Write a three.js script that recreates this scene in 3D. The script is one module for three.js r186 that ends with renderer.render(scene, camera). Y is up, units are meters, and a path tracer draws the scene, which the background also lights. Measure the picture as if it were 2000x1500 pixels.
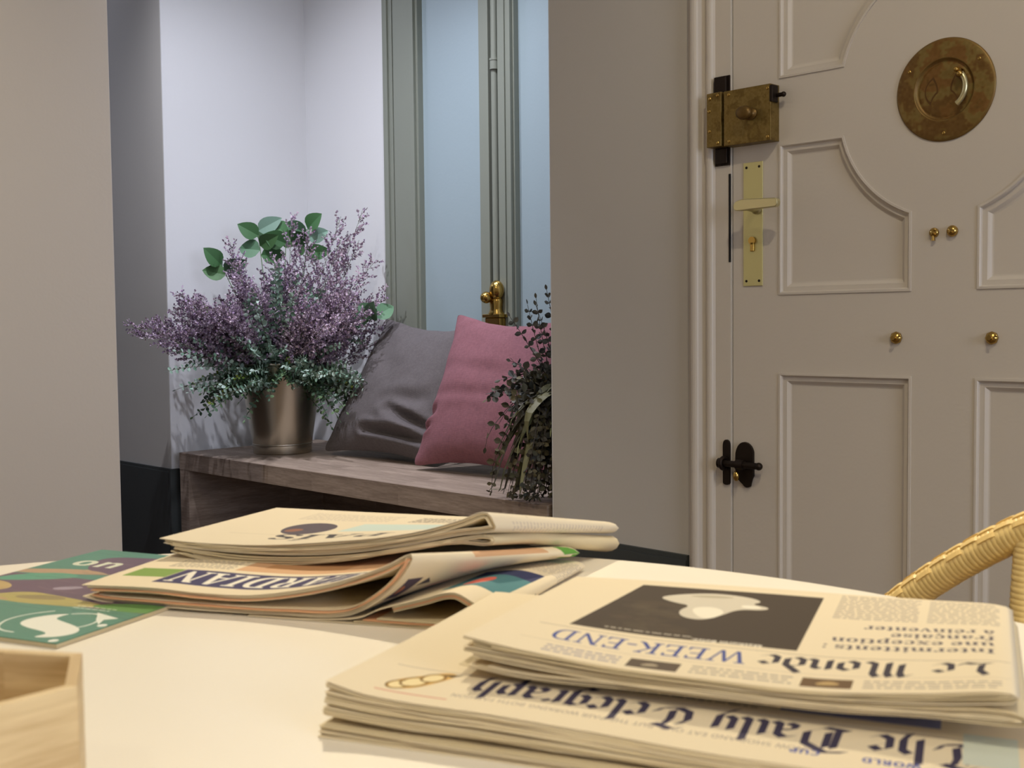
import * as THREE from 'three';
import { mergeGeometries, mergeVertices, toCreasedNormals } from 'three/addons/utils/BufferGeometryUtils.js';
import { RoundedBoxGeometry } from 'three/addons/geometries/RoundedBoxGeometry.js';
import { ImprovedNoise } from 'three/addons/math/ImprovedNoise.js';
import { RectAreaLightUniformsLib } from 'three/addons/lights/RectAreaLightUniformsLib.js';

// ---------------------------------------------------------------- camera, lights, exposure
RectAreaLightUniformsLib.init();
const renderer = new THREE.WebGLRenderer({ antialias: true });
renderer.toneMapping = THREE.LinearToneMapping;
renderer.toneMappingExposure = 1.0;
renderer.shadowMap.enabled = true;
const scene = new THREE.Scene();
scene.background = new THREE.Color(0x000000);
const camera = new THREE.PerspectiveCamera(36.87, 4 / 3, 0.05, 40);
camera.position.set(0, 0.99, 2.2);
camera.rotation.set(THREE.MathUtils.degToRad(-3.0), THREE.MathUtils.degToRad(45.36), THREE.MathUtils.degToRad(-0.6), 'YXZ');
camera.focus = 3.1;
camera.userData.fStop = 14;

const WARM = 0xfff0d2, COOL = 0xeef1ff, NEUTRAL = 0xfff0d2;
// unseen ceiling lamps, out of view above: [x, y, z, colour, candela, cone degrees, penumbra, radius m, aim]
const UNSEEN_LAMPS = [
  ['alcove', -3.3, 2.9, 0.5, COOL, 9.6, 96, 1, 0.02, [-3.6, 0.9, -0.35]],
  ['front', -2.3, 2.9, 1.2, COOL, 4.2, 70, 0.8, 0.035, [-3.7, 1.9, -0.6]],  // added fill that evens out the alcove walls
  ['bench', -2.75, 2.75, -0.1, COOL, 8.0, 112, 1, 0.03, [-2.85, 0, -0.16]],
  ['passage', -5.2, 2.9, 1.2, 0xd9e2ff, 3.6, 175, 0.8, 0.05, [-5.0, 0.5, 0.3]],  // added fill for the wall strip past the partition
  ['table', -2.2, 2.9, 0.45, WARM, 24, 62, 0.6, 0.05, [-0.6, 0.735, 1.65]],
  ['reading', 0.4, 2.9, 2.6, WARM, 11, 60, 0.6, 0.05, [-0.5, 0.735, 1.5]],
  ['door', -0.15, 2.9, 1.4, NEUTRAL, 6.2, 90, 0.5, 0.05, [-0.8, 1.1, 0.2]],
  ['partition', -1.6, 2.9, 3.0, WARM, 16, 84, 0.7, 0.05, [-3.0, 1.0, 2.0]],
  ['room', 0.9, 2.9, 3.6, WARM, 7, 130, 0.8, 0.05, [0.9, 0, 3.6]],
];
// unseen daylight-coloured light, out of view on the side the door mouldings catch
const UNSEEN_SIDE_LIGHT = { x: 2.93, y: 1.55, z: 1.6, w: 1.5, h: 1.7, color: 0xdfe8ff, nits: 1.5 };

// ---------------------------------------------------------------- helpers
let seed = 7;
const rnd = () => { seed = (seed * 1664525 + 1013904223) >>> 0; return seed / 4294967296; };
const rr = (a, b) => a + (b - a) * rnd();
const V = (x, y, z) => new THREE.Vector3(x, y, z);
const noise = new ImprovedNoise();
const N3 = (x, y, z = 0) => noise.noise(x + 31.7, y + 17.3, z + 5.1);
const used = {};
function numbered(name) { const n = used[name] = (used[name] ?? -1) + 1; return n ? name + '_' + String(n).padStart(3, '0') : name; }
function thing(name, label, category, group) {
  const g = new THREE.Group(); g.name = numbered(name); g.userData = { label, category };
  if (group) g.userData.group = group;
  scene.add(g); return g;
}
function structGroup(name) { const g = new THREE.Group(); g.name = name; g.userData = { kind: 'structure' }; scene.add(g); return g; }
function mesh(name, geo, mat, parent, label) {
  const m = new THREE.Mesh(geo, mat); m.name = numbered(name); m.castShadow = m.receiveShadow = true;
  if (label) m.userData.label = label;
  if (parent === scene) m.userData.kind = 'structure';
  parent.add(m); return m;
}
const clean = g => { const o = g.index ? g.toNonIndexed() : g; for (const k of Object.keys(o.attributes)) if (!['position', 'normal', 'uv', 'color'].includes(k)) o.deleteAttribute(k); return o; };
const merge = list => mergeGeometries(list.map(clean));
// box by its limits, uv in metres
function box(x0, x1, y0, y1, z0, z1, r = 0) {
  const w = x1 - x0, h = y1 - y0, d = z1 - z0;
  const g = r ? new RoundedBoxGeometry(w, h, d, 2, r) : new THREE.BoxGeometry(w, h, d);
  g.translate((x0 + x1) / 2, (y0 + y1) / 2, (z0 + z1) / 2);
  boxUV(g); return g;
}
function boxUV(g) {
  const p = g.attributes.position, n = g.attributes.normal, uv = new Float32Array(p.count * 2);
  for (let i = 0; i < p.count; i++) {
    const ax = Math.abs(n.getX(i)), ay = Math.abs(n.getY(i)), az = Math.abs(n.getZ(i));
    if (ay >= ax && ay >= az) { uv[2 * i] = p.getX(i); uv[2 * i + 1] = p.getZ(i); }
    else if (ax >= az) { uv[2 * i] = p.getZ(i); uv[2 * i + 1] = p.getY(i); }
    else { uv[2 * i] = p.getX(i); uv[2 * i + 1] = p.getY(i); }
  }
  g.setAttribute('uv', new THREE.BufferAttribute(uv, 2)); return g;
}
const cyl = (r0, r1, h, n = 24) => new THREE.CylinderGeometry(r0, r1, h, n);
const onZ = g => g.rotateX(Math.PI / 2);      // axis y -> z
function lathe(pts, n = 40) { return new THREE.LatheGeometry(pts.map(p => new THREE.Vector2(p[0], p[1])), n); }
const mv = (g, x, y, z) => g.translate(x, y, z);

// textures
function dataTex(w, h, fn, srgb = true) {
  const d = new Uint8Array(w * h * 4);
  for (let y = 0; y < h; y++) for (let x = 0; x < w; x++) {
    const c = fn(x, y); const o = (y * w + x) * 4;
    for (let k = 0; k < 3; k++) d[o + k] = Math.max(0, Math.min(255, c[k])); d[o + 3] = 255;
  }
  const t = new THREE.DataTexture(d, w, h); t.wrapS = t.wrapT = THREE.RepeatWrapping; t.magFilter = THREE.LinearFilter; t.minFilter = THREE.LinearMipmapLinearFilter; t.generateMipmaps = true;
  if (srgb) t.colorSpace = THREE.SRGBColorSpace; t.needsUpdate = true; return t;
}
// tileable value noise
function tileNoise(n, cells, s) {
  const g = []; let q = s; const r = () => { q = (q * 1664525 + 1013904223) >>> 0; return q / 4294967296; };
  for (let i = 0; i < cells * cells; i++) g.push(r());
  return (x, y) => {
    const u = x / n * cells, v = y / n * cells, i = Math.floor(u), j = Math.floor(v), a = u - i, b = v - j;
    const sa = a * a * (3 - 2 * a), sb = b * b * (3 - 2 * b), G = (i, j) => g[((j % cells + cells) % cells) * cells + (i % cells + cells) % cells];
    return (G(i, j) * (1 - sa) + G(i + 1, j) * sa) * (1 - sb) + (G(i, j + 1) * (1 - sa) + G(i + 1, j + 1) * sa) * sb;
  };
}
const pn = [tileNoise(256, 8, 3), tileNoise(256, 32, 5), tileNoise(256, 96, 9)];
const plasterBump = dataTex(256, 256, (x, y) => { const v = 128 + 50 * (pn[0](x, y) - .5) + 60 * (pn[1](x, y) - .5) + 60 * (pn[2](x, y) - .5); return [v, v, v]; }, false);
plasterBump.repeat.set(2.2, 2.2);
const linenBump = dataTex(256, 256, (x, y) => {
  const v = 110 + 45 * Math.sin(x / 256 * Math.PI * 2 * 64 + 2 * pn[0](x, y)) * (0.6 + pn[1](x, y)) + 45 * Math.sin(y / 256 * Math.PI * 2 * 64 + 2 * pn[0](y, x)) * (0.6 + pn[1](y, x)) + 30 * pn[2](x, y); return [v, v, v];
}, false);
const linenTone = dataTex(256, 256, (x, y) => {
  const a = pn[2](x * .25, y * 3), b = pn[2](x * 3, y * .25), v = 205 + 50 * (a * .5 + b * .5) + 10 * (pn[1](x, y) - .5); return [v, v, v];
});
for (const t of [linenBump, linenTone]) t.repeat.set(5, 5);
function woodTex(c0, c1, stretch, s) {
  const a = tileNoise(256, 12, s), b = tileNoise(256, 64, s + 1), c = tileNoise(256, 128, s + 2);
  return dataTex(256, 256, (x, y) => {
    const w = a(x / stretch, y) * .45 + b(x / stretch, y) * .35 + c(x / (stretch * .6), y) * .2;
    const k = Math.max(0, Math.min(1, (w - .25) * 2)); return [0, 1, 2].map(i => c0[i] + (c1[i] - c0[i]) * k);
  });
}
const oakTex = woodTex([132, 115, 101], [168, 149, 133], 6, 21); oakTex.repeat.set(2.2, 4);
const bambooTex = woodTex([196, 168, 122], [222, 198, 152], 7, 41); bambooTex.repeat.set(3, 9);
const brushTex = dataTex(256, 64, (x, y) => { const v = 120 + 100 * (pn[2](x * .12, y * 3) - .5); return [v, v, v]; }, false); brushTex.repeat.set(2, 4);
function blotchTex(base, alts, s) {
  const a = tileNoise(256, 5, s), b = tileNoise(256, 14, s + 3), c = tileNoise(256, 48, s + 7);
  return dataTex(256, 256, (x, y) => {
    const w = a(x, y) * .5 + b(x, y) * .35 + c(x, y) * .15; let col = base.slice();
    alts.forEach((al, i) => { const k = Math.max(0, Math.min(1, (Math.sin(w * 9 + i * 2.1 + 3 * a(y, x)) - .25) * 1.6)) * al[3]; for (let j = 0; j < 3; j++) col[j] += (al[j] - col[j]) * k; });
    const g = 14 * (c(y, x) - .5); return col.map(v => v + g);
  });
}
const patinaTex = blotchTex([134, 104, 50], [[100, 70, 32, .6], [130, 114, 64, .6], [116, 72, 36, .4]], 61); patinaTex.repeat.set(4, 4);
const lockTex = blotchTex([126, 104, 52], [[100, 78, 34, .5], [138, 116, 66, .5]], 71); lockTex.repeat.set(6, 6);

const std = o => new THREE.MeshStandardMaterial(o), phys = o => new THREE.MeshPhysicalMaterial(o);
const M = {
  wall: std({ color: 0xc3beb5, roughness: .85, bumpMap: plasterBump, bumpScale: .0004 }),
  alcove: std({ color: 0xdededf, roughness: .85, bumpMap: plasterBump, bumpScale: .0003 }),
  partition: std({ color: 0xd8cfc3, roughness: .85, bumpMap: plasterBump, bumpScale: .0004 }),
  ceiling: std({ color: 0xe8e4dc, roughness: .9 }),
  floor: std({ color: 0x5a4636, roughness: .6 }),
  dado: std({ color: 0x3b3f3e, roughness: .55 }),
  doorPaint: phys({ color: 0xcfc6b8, roughness: .42, bumpMap: plasterBump, bumpScale: .0005 }),
  sage: phys({ color: 0x82867a, roughness: .45 }),
  blue: phys({ color: 0x9aaab0, roughness: .38, bumpMap: plasterBump, bumpScale: .0004 }),
  oak: std({ map: oakTex, roughness: .6, bumpMap: oakTex, bumpScale: .0006 }),
  bamboo: std({ map: bambooTex, roughness: .55 }),
  bambooEdge: std({ color: 0xf0d9ac, roughness: .55 }),
  table: phys({ color: 0xf2ead9, roughness: .35 }),
  brass: std({ color: 0xba9a55, metalness: 1, roughness: .22 }),
  leverBrass: std({ color: 0xd2c99c, metalness: .8, roughness: .28 }),
  agedKnob: std({ color: 0x6e5428, metalness: .6, roughness: .42 }),
  recess: std({ color: 0x644620, metalness: .4, roughness: .6 }),
  paleBrass: std({ color: 0xd8d096, metalness: .75, roughness: .42 }),
  lockBrass: std({ map: lockTex, metalness: .65, roughness: .45 }),
  patina: std({ map: patinaTex, metalness: .5, roughness: .48 }),
  darkMetal: std({ color: 0x2a2018, metalness: .7, roughness: .5 }),
  black: std({ color: 0x0c0a0a, roughness: .8 }),
  steel: phys({ color: 0xcac3b2, metalness: 1, roughness: .27, bumpMap: brushTex, bumpScale: .0002, anisotropy: .5, anisotropyRotation: 0 }),
  greyCushion: phys({ color: 0x6c6566, roughness: .95, map: linenTone, bumpMap: linenBump, bumpScale: .0012, sheen: .3, sheenRoughness: .6 }),
  pinkCushion: phys({ color: 0x96636c, roughness: .95, map: linenTone, bumpMap: linenBump, bumpScale: .0012, sheen: .3, sheenRoughness: .6 }),
  pot: std({ color: 0xb7a692, roughness: .7 }),
  rattan: phys({ color: 0xfadc94, roughness: .32, clearcoat: .5, clearcoatRoughness: .2 }),
  rattanDark: phys({ color: 0xf2d28a, roughness: .4, clearcoat: .3 }),
  leaf: std({ vertexColors: true, roughness: .6, side: THREE.DoubleSide }),
  floret: std({ vertexColors: true, roughness: .8, side: THREE.DoubleSide }),
  lampRim: std({ color: 0xeeeeee, roughness: .5 }),
};

// ---------------------------------------------------------------- the setting
const floorY = 0, CEIL = 2.9;
mesh('floor', box(-6.2, 3.2, -.1, floorY, -.9, 5.2), M.floor, scene);
mesh('ceiling', box(-6.2, 3.2, CEIL, CEIL + .1, -.9, 5.2), M.ceiling, scene);
const JL = -4.13, JR = -2.077, ZB = -.66;
{
  // the door wall with its alcove; inside faces of the alcove have a whiter tone
  mesh('wall_back_far', box(-6.2, JL, 0, CEIL, -.9, 0), M.wall, scene);
  mesh('wall_back_near', box(JR, -1.5125, 0, CEIL, -.9, 0), M.wall, scene);
  mesh('wall_back_over_alcove', box(JL, JR, 2.75, CEIL, -.12, 0), M.wall, scene);
  mesh('wall_back_over_door', box(-1.5125, -.5235, 2.06, CEIL, -.9, 0), M.wall, scene);
  mesh('wall_back_behind_door', box(-1.5125, -.5235, 0, 2.06, -.9, -.06), M.wall, scene);
  mesh('wall_back_end', box(-.5235, 3.2, 0, CEIL, -.9, 0), M.wall, scene);
  mesh('wall_alcove_side', box(JL, JL + .004, 0, 2.75, ZB, -.001), M.alcove, scene);
  mesh('wall_alcove_other_side', box(JR - .004, JR, 0, 2.75, ZB, -.001), M.alcove, scene);
  mesh('wall_alcove_back', merge([box(JL, -3.572, 0, 2.75, -.9, ZB), box(-2.372, JR, 0, 2.75, -.9, ZB), box(-3.572, -2.372, 0, .5, -.9, ZB), box(-3.572, -2.372, 2.6, 2.75, -.9, ZB), box(-3.572, -2.372, .5, 2.6, -.9, -.72)]), M.alcove, scene);
  mesh('ceiling_alcove', box(JL, JR, 2.75, 2.85, -.9, -.12), M.ceiling, scene);
  // other walls of the room
  mesh('wall_right', merge([box(3.0, 3.2, 0, CEIL, 0, .8), box(3.0, 3.2, 0, CEIL, 2.4, 5.2), box(3.0, 3.2, 0, .65, .8, 2.4), box(3.0, 3.2, 2.45, CEIL, .8, 2.4)]), M.partition, scene);
  mesh('wall_front', box(-6.2, 3.2, 0, CEIL, 5.0, 5.2), M.partition, scene);
  mesh('wall_far_left', box(-6.2, -6.0, 0, CEIL, 0, 5.0), M.partition, scene);
  mesh('wall_left', box(-3.4, -3.0, 0, CEIL, .753, 5.0, .004), M.partition, scene);
  // tall dark skirting
  const sk = (x0, x1) => merge([box(x0, x1, 0, .425, 0, .014), box(x0, x1, .425, .437, 0, .010)]);
  mesh('baseboard_far', sk(-6.0, JL), M.dado, scene);
  mesh('baseboard_near', sk(JR, -1.6351), M.dado, scene);
  mesh('baseboard_alcove', merge([box(JL + .004, JL + .018, 0, .437, ZB, .014), box(JL + .018, JR - .004, 0, .437, ZB, ZB + .014)]), M.dado, scene);
}

// door casing: moulded upright, extruded from its plan profile
{
  const trim = structGroup('trim_1');
  const prof = (mir) => {
    const half = (cx, r, z, n = 8) => Array.from({ length: n + 1 }, (_, i) => { const a = Math.PI - Math.PI * i / n; return [cx + r * Math.cos(a), z + r * .85 * Math.sin(a)]; });
    const p = [[-1.6307, 0], [-1.6307, .004], [-1.617, .004], [-1.617, .016], ...half(-1.6035, .0125, .016), [-1.5895, .009], [-1.5825, .007], ...half(-1.5675, .0105, .007), [-1.556, .004], [-1.5145, .004], [-1.5145, 0], [-1.5145, -.05], [-1.5180, -.05], [-1.5180, -.001]];
    return p.map(q => [mir ? -2.036 - q[0] : q[0], q[1]]);
  };
  for (const mir of [0, 1]) {
    const pts = prof(mir); const s = new THREE.Shape(); pts.forEach((p, i) => i ? s.lineTo(p[0], -p[1]) : s.moveTo(p[0], -p[1]));
    const g = new THREE.ExtrudeGeometry(s, { depth: 2.06, bevelEnabled: false }); g.rotateX(-Math.PI / 2); boxUV(g);
    mesh('door_casing', g, M.doorPaint, trim);
  }
  mesh('door_head', box(-1.6307, -.405, 2.06, 2.14, 0, .02), M.doorPaint, trim);
  // rim lock keeper on the casing with its iron strap, night latch keeper, mortice slot
  const keeper = mesh('lock_keeper', box(-1.558, -1.5185, 1.382, 1.5025, .0085, .0352, .0015), M.lockBrass, trim, 'aged brass lock keeper');
  for (const [x, y] of [[-1.549, 1.490], [-1.5285, 1.4955], [-1.551, 1.4625], [-1.550, 1.418], [-1.5285, 1.390]]) { const s = new THREE.SphereGeometry(.0042, 12, 8); s.scale(1, 1, .5); mv(s, x, y, .0355); mesh('screw', s, M.brass, keeper); }
  mesh('iron_strap', merge([box(-1.5535, -1.5145, 1.342, 1.5425, .004, .0085, .001), box(-1.5505, -1.5185, 1.5035, 1.5405, .0085, .018, .002), box(-1.5505, -1.5185, 1.346, 1.3805, .0085, .014, .002)]), M.darkMetal, trim, 'dark iron strap behind the keeper');
  mesh('mortice_slot', box(-1.5192, -1.5142, 1.124, 1.3226, .003, .0052), M.black, trim, 'black latch slot');
  const lk = structKeeper(trim);
}
function structKeeper(trim) {
  const sh = new THREE.Shape(); const w = .0085, h = .051;
  sh.moveTo(-w, -h + .006); sh.quadraticCurveTo(-w, -h, 0, -h); sh.quadraticCurveTo(w, -h, w, -h + .006); sh.lineTo(w, h - .012); sh.quadraticCurveTo(w * .9, h, 0, h); sh.quadraticCurveTo(-w * .9, h, -w, h - .012); sh.closePath();
  const g = new THREE.ExtrudeGeometry(sh, { depth: .004, bevelEnabled: true, bevelSize: .001, bevelThickness: .001, bevelSegments: 2 });
  mv(g, -1.5235, .668, .005);
  const k = mesh('bolt_keeper', g, M.darkMetal, trim, 'dark keeper plate of the door bolt');
  mesh('keeper_ring', mv(new THREE.TorusGeometry(.0125, .0048, 10, 24).rotateY(Math.PI / 2), -1.5235, .667, .02), M.darkMetal, k);
  return k;
}

// the door
const CX = -1.018, CY = 1.445;
function polyOffset(pts, d) { // closed polygon, anticlockwise, offset inwards
  const n = pts.length;
  return pts.map((p, i) => {
    const a = pts[(i + n - 1) % n], b = pts[(i + 1) % n];
    let e = [p[0] - a[0], p[1] - a[1]], f = [b[0] - p[0], b[1] - p[1]]; const le = Math.hypot(...e), lf = Math.hypot(...f);
    const n1 = [-e[1] / le, e[0] / le], n2 = [-f[1] / lf, f[0] / lf]; const k = 1 + n1[0] * n2[0] + n1[1] * n2[1];
    return [p[0] + d * (n1[0] + n2[0]) / k, p[1] + d * (n1[1] + n2[1]) / k];
  });
}
function mouldingGeo(pts, prof) { // sweep prof [[inset, z]...] round the closed outline
  const rings = prof.map(([d, z]) => polyOffset(pts, d).map(p => [p[0], p[1], z])), pos = [], n = pts.length;
  for (let r = 0; r + 1 < rings.length; r++) for (let i = 0; i < n; i++) {
    const j = (i + 1) % n, A = rings[r][i], B = rings[r][j], C = rings[r + 1][j], D = rings[r + 1][i];
    pos.push(...A, ...B, ...C, ...A, ...C, ...D);
  }
  const g = new THREE.BufferGeometry(); g.setAttribute('position', new THREE.Float32BufferAttribute(pos, 3));
  const c = toCreasedNormals(g, .5); boxUV(c); return c;
}
{
  const door = structGroup('door_1');
  const DL = -1.5105, DR = -.5255;
  const rect = (x0, x1, y0, y1) => [[x0, y0], [x1, y0], [x1, y1], [x0, y1]];
  const arcPanel = () => {
    const p = [[-1.389, 1.048], [-1.086, 1.048]];
    const a0 = Math.atan2(1.2055 - CY, -1.086 - CX), a1 = Math.atan2(1.3735 - CY, -1.236 - CX) - 0; const A1 = a1 > 0 ? a1 : a1; const n = 18;
    for (let i = 0; i <= n; i++) { const t = i / n, a = a0 + (A1 - a0) * t, r = .249 + (.2294 - .249) * t; p.push([CX + r * Math.cos(a), CY + r * Math.sin(a)]); }
    p.push([-1.389, 1.3735]); return p;
  };
  const mirX = p => p.map(q => [2 * CX - q[0], q[1]]).reverse(), mirY = p => p.map(q => [q[0], 2 * CY - q[1]]).reverse();
  const mid = arcPanel(), outs = [rect(-1.389, -1.084, .24, .8745), mid, mirY(mid), rect(-1.389, -1.084, 1.905, 1.985)];
  const outlines = [...outs, ...outs.map(mirX)];
  const s = new THREE.Shape(); s.moveTo(DL, .008); s.lineTo(DR, .008); s.lineTo(DR, 2.055); s.lineTo(DL, 2.055); s.closePath();
  for (const o of outlines) { const h = new THREE.Path(); o.forEach((p, i) => i ? h.lineTo(...p) : h.moveTo(...p)); h.closePath(); s.holes.push(h); }
  const leaf = new THREE.ExtrudeGeometry(s, { depth: .045, bevelEnabled: false }); mv(leaf, 0, 0, -.045); boxUV(leaf);
  mesh('door_leaf', leaf, M.doorPaint, door);
  const prof = [[-.001, 0], [-.001, .0028], [.0035, .0032], [.0055, .001], [.0065, -.0035], [.012, -.0042], [.0160, -.0044], [.0185, -.0062], [.0215, -.0095], [.0240, -.0112], [.0262, -.0115]];
  for (const o of outlines) {
    mesh('panel_moulding', mouldingGeo(o, prof), M.doorPaint, door);
    const ps = new THREE.Shape(); polyOffset(o, .024).forEach((p, i) => i ? ps.lineTo(...p) : ps.moveTo(...p)); ps.closePath();
    const pg = new THREE.ExtrudeGeometry(ps, { depth: .02, bevelEnabled: false }); mv(pg, 0, 0, -.0316); boxUV(pg);
    mesh('panel', pg, M.doorPaint, door);
  }
  // rim lock on the door
  const lock = mesh('rim_lock', box(-1.5115, -1.3905, 1.3803, 1.5012, .0005, .035, .0012), M.lockBrass, door, 'aged brass rim lock');
  const scr = (x, y, z, par, r = .0042) => { const g = new THREE.SphereGeometry(r, 12, 8); g.scale(1, 1, .5); mv(g, x, y, z); mesh('screw', g, M.brass, par); };
  for (const [x, y] of [[-1.4985, 1.4925], [-1.3985, 1.4925], [-1.4975, 1.3895], [-1.3985, 1.3885]]) scr(x, y, .0352, lock);
  mesh('lock_knob', mv(onZ(lathe([[0, 0], [.0165, 0], [.0165, .003], [.010, .005], [.009, .014], [.0155, .017], [.0185, .023], [.017, .030], [.011, .034], [0, .035]], 28)).scale(1.05, .82, 1), -1.442, 1.4425, .035), M.agedKnob, lock, 'round brass knob');
  mesh('snib', merge([box(-1.3935, -1.3855, 1.462, 1.4985, .012, .036, .002), mv(cyl(.0045, .0045, .018, 14).rotateZ(Math.PI / 2), -1.377, 1.477, .018), mv(new THREE.SphereGeometry(.0058, 12, 10), -1.369, 1.477, .018)]), M.darkMetal, lock, 'dark snib lever');
  // lever handle on its long plate
  const plate = mesh('handle_plate', box(-1.4815, -1.4315, 1.0685, 1.3425, .0002, .003, .0008), M.paleBrass, door, 'long pale brass handle plate');
  for (const x of [-1.473, -1.44]) for (const y of [1.0795, 1.3315]) mesh('screw', mv(onZ(cyl(.003, .003, .0015, 10)), x, y, .003), M.darkMetal, plate);
  {
    const yb = 1.2425;
    const neck = mv(onZ(lathe([[0, 0], [.014, 0], [.014, .004], [.0095, .007], [.0085, .045], [.009, .055], [0, .056]], 24)), -1.4455, yb - .002, .003);
    const lever = new THREE.Shape(); lever.moveTo(-.012, -.0095); lever.lineTo(.082, -.0075); lever.quadraticCurveTo(.088, -.007, .088, 0); lever.quadraticCurveTo(.088, .007, .082, .008); lever.lineTo(.02, .0105); lever.quadraticCurveTo(-.022, .014, -.020, -.003); lever.quadraticCurveTo(-.019, -.009, -.012, -.0095);
    const lg = new THREE.ExtrudeGeometry(lever, { depth: .010, bevelEnabled: true, bevelSize: .002, bevelThickness: .002, bevelSegments: 3 }); mv(lg, -1.4455, yb, .052);
    mesh('lever', merge([neck, lg]), M.leverBrass, plate, 'polished brass lever');
    const key = merge([mv(onZ(cyl(.0088, .0088, .006, 20)), -1.4565, 1.169, .005), box(-1.461, -1.4515, 1.145, 1.166, .002, .008, .0015)]);
    mesh('lock_cylinder', key, M.brass, plate, 'brass keyhole cylinder');
  }
  // round pull plate with ring
  const disc = mesh('pull_plate', boxUV(mv(onZ(lathe([[0, .0045], [.03, .0043], [.048, .0036], [.0525, .0016], [.0565, .0004], [.0590, .0064], [.0615, .0082], [.0650, .0062], [.085, .0058], [.096, .0046], [.0995, .0016], [.0995, 0]], 72)), -1.018, 1.436, .0005)), M.patina, door, 'large round tarnished brass pull plate');
  for (const a of [-90, 35, 148]) { const t = a * Math.PI / 180; scr(-1.018 + .084 * Math.cos(t), 1.436 + .084 * Math.sin(t), .0062, disc, .0038); }
  mesh('pull_ring', mv(new THREE.TorusGeometry(.0395, .0052, 12, 48, 1.75).rotateZ(-.95), -1.012, 1.436, .0135), M.leverBrass, disc, 'brass drop ring');
  mesh('ring_hinge', merge([mv(onZ(cyl(.0065, .0065, .016, 14)), -.9835, 1.4645, .014), mv(new THREE.SphereGeometry(.006, 12, 10), -.9795, 1.458, .024), mv(new THREE.SphereGeometry(.005, 12, 10), -.9865, 1.467, .024)]), M.brass, disc, 'bright brass ring hinge');
  for (const sgn of [-1, 1]) { // finger recesses, drawn as darker lens shapes laid on the dish
    for (const [k, z, m, nm] of [[1, .0040, M.recess, 'finger_recess'], [.78, .0048, M.patina, 'recess_plate']]) {
      const q = (x, y) => [sgn * (.027 + (x - .027) * k), .000 + y * k], e = new THREE.Shape(); e.moveTo(...q(.022, .026)); e.quadraticCurveTo(...q(.044, .012), ...q(.0385, -.012)); e.quadraticCurveTo(...q(.034, -.024), ...q(.027, -.028)); e.quadraticCurveTo(...q(.024, -.014), ...q(.0125, -.006)); e.quadraticCurveTo(...q(.010, .006), ...q(.022, .026));
      const g = new THREE.ExtrudeGeometry(e, { depth: .0010, bevelEnabled: false }); mv(g, -1.018, 1.437, z); boxUV(g); mesh(nm, g, m, disc);
    }
  }
  // spy hole cover, bell stud and two bolt heads
  mesh('spy_hole', merge([mv(onZ(lathe([[0, 0], [.0098, 0], [.0098, .003], [.007, .007], [0, .009]], 20)), -1.0377, 1.1602, 0), mv(cyl(.002, .0045, .013, 8), -1.0377, 1.151, .005), mv(new THREE.SphereGeometry(.0036, 8, 6), -1.0335, 1.166, .008)]), M.brass, door, 'brass spy hole with swinging cover');
  mesh('dome_stud', mv(onZ(lathe([[0, 0], [.0108, 0], [.0112, .004], [.0085, .009], [.004, .0115], [0, .012]], 24)), -1.0003, 1.1612, 0), M.brass, door, 'domed brass stud');
  for (const x of [-1.1157, -.9212]) mesh('bolt_head', merge([mv(onZ(lathe([[0, 0], [.0128, 0], [.0128, .004], [.0105, .007], [.0065, .011], [0, .0125]], 8)), x, .953, 0), mv(onZ(cyl(.0045, .004, .01, 10)), x + .001, .9535, .014), mv(new THREE.SphereGeometry(.003, 8, 6), x + .011, .9575, .008)]), M.brass, door, 'small brass bolt head');
  // barrel bolt
  {
    const sh = new THREE.Shape(); sh.moveTo(-.023, .022); sh.quadraticCurveTo(-.018, .047, 0, .048); sh.quadraticCurveTo(.016, .047, .022, .028); sh.lineTo(.0225, -.026); sh.quadraticCurveTo(.018, -.032, .014, -.05); sh.quadraticCurveTo(.004, -.057, -.004, -.046); sh.quadraticCurveTo(-.02, -.036, -.023, -.02); sh.closePath();
    const g = new THREE.ExtrudeGeometry(sh, { depth: .005, bevelEnabled: true, bevelSize: .0012, bevelThickness: .0012, bevelSegments: 2 }); mv(g, -1.4765, .668, .001);
    const b = mesh('barrel_bolt', g, M.darkMetal, door, 'dark brass barrel bolt');
    mesh('bolt_rod', merge([mv(cyl(.0075, .0075, .098, 16).rotateZ(Math.PI / 2), -1.479, .667, .022), mv(cyl(.0115, .0115, .012, 16).rotateZ(Math.PI / 2), -1.529, .667, .022), mv(new THREE.SphereGeometry(.0088, 14, 10), -1.428, .667, .022), mv(cyl(.0115, .0115, .02, 16).rotateZ(Math.PI / 2), -1.478, .667, .02)]), M.darkMetal, b);
    mesh('bolt_knob', mv(new THREE.SphereGeometry(.0095, 16, 12).scale(.8, 1.25, .8), -1.4875, .641, .022), M.brass, b, 'worn bright brass knob');
  }
}

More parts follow.
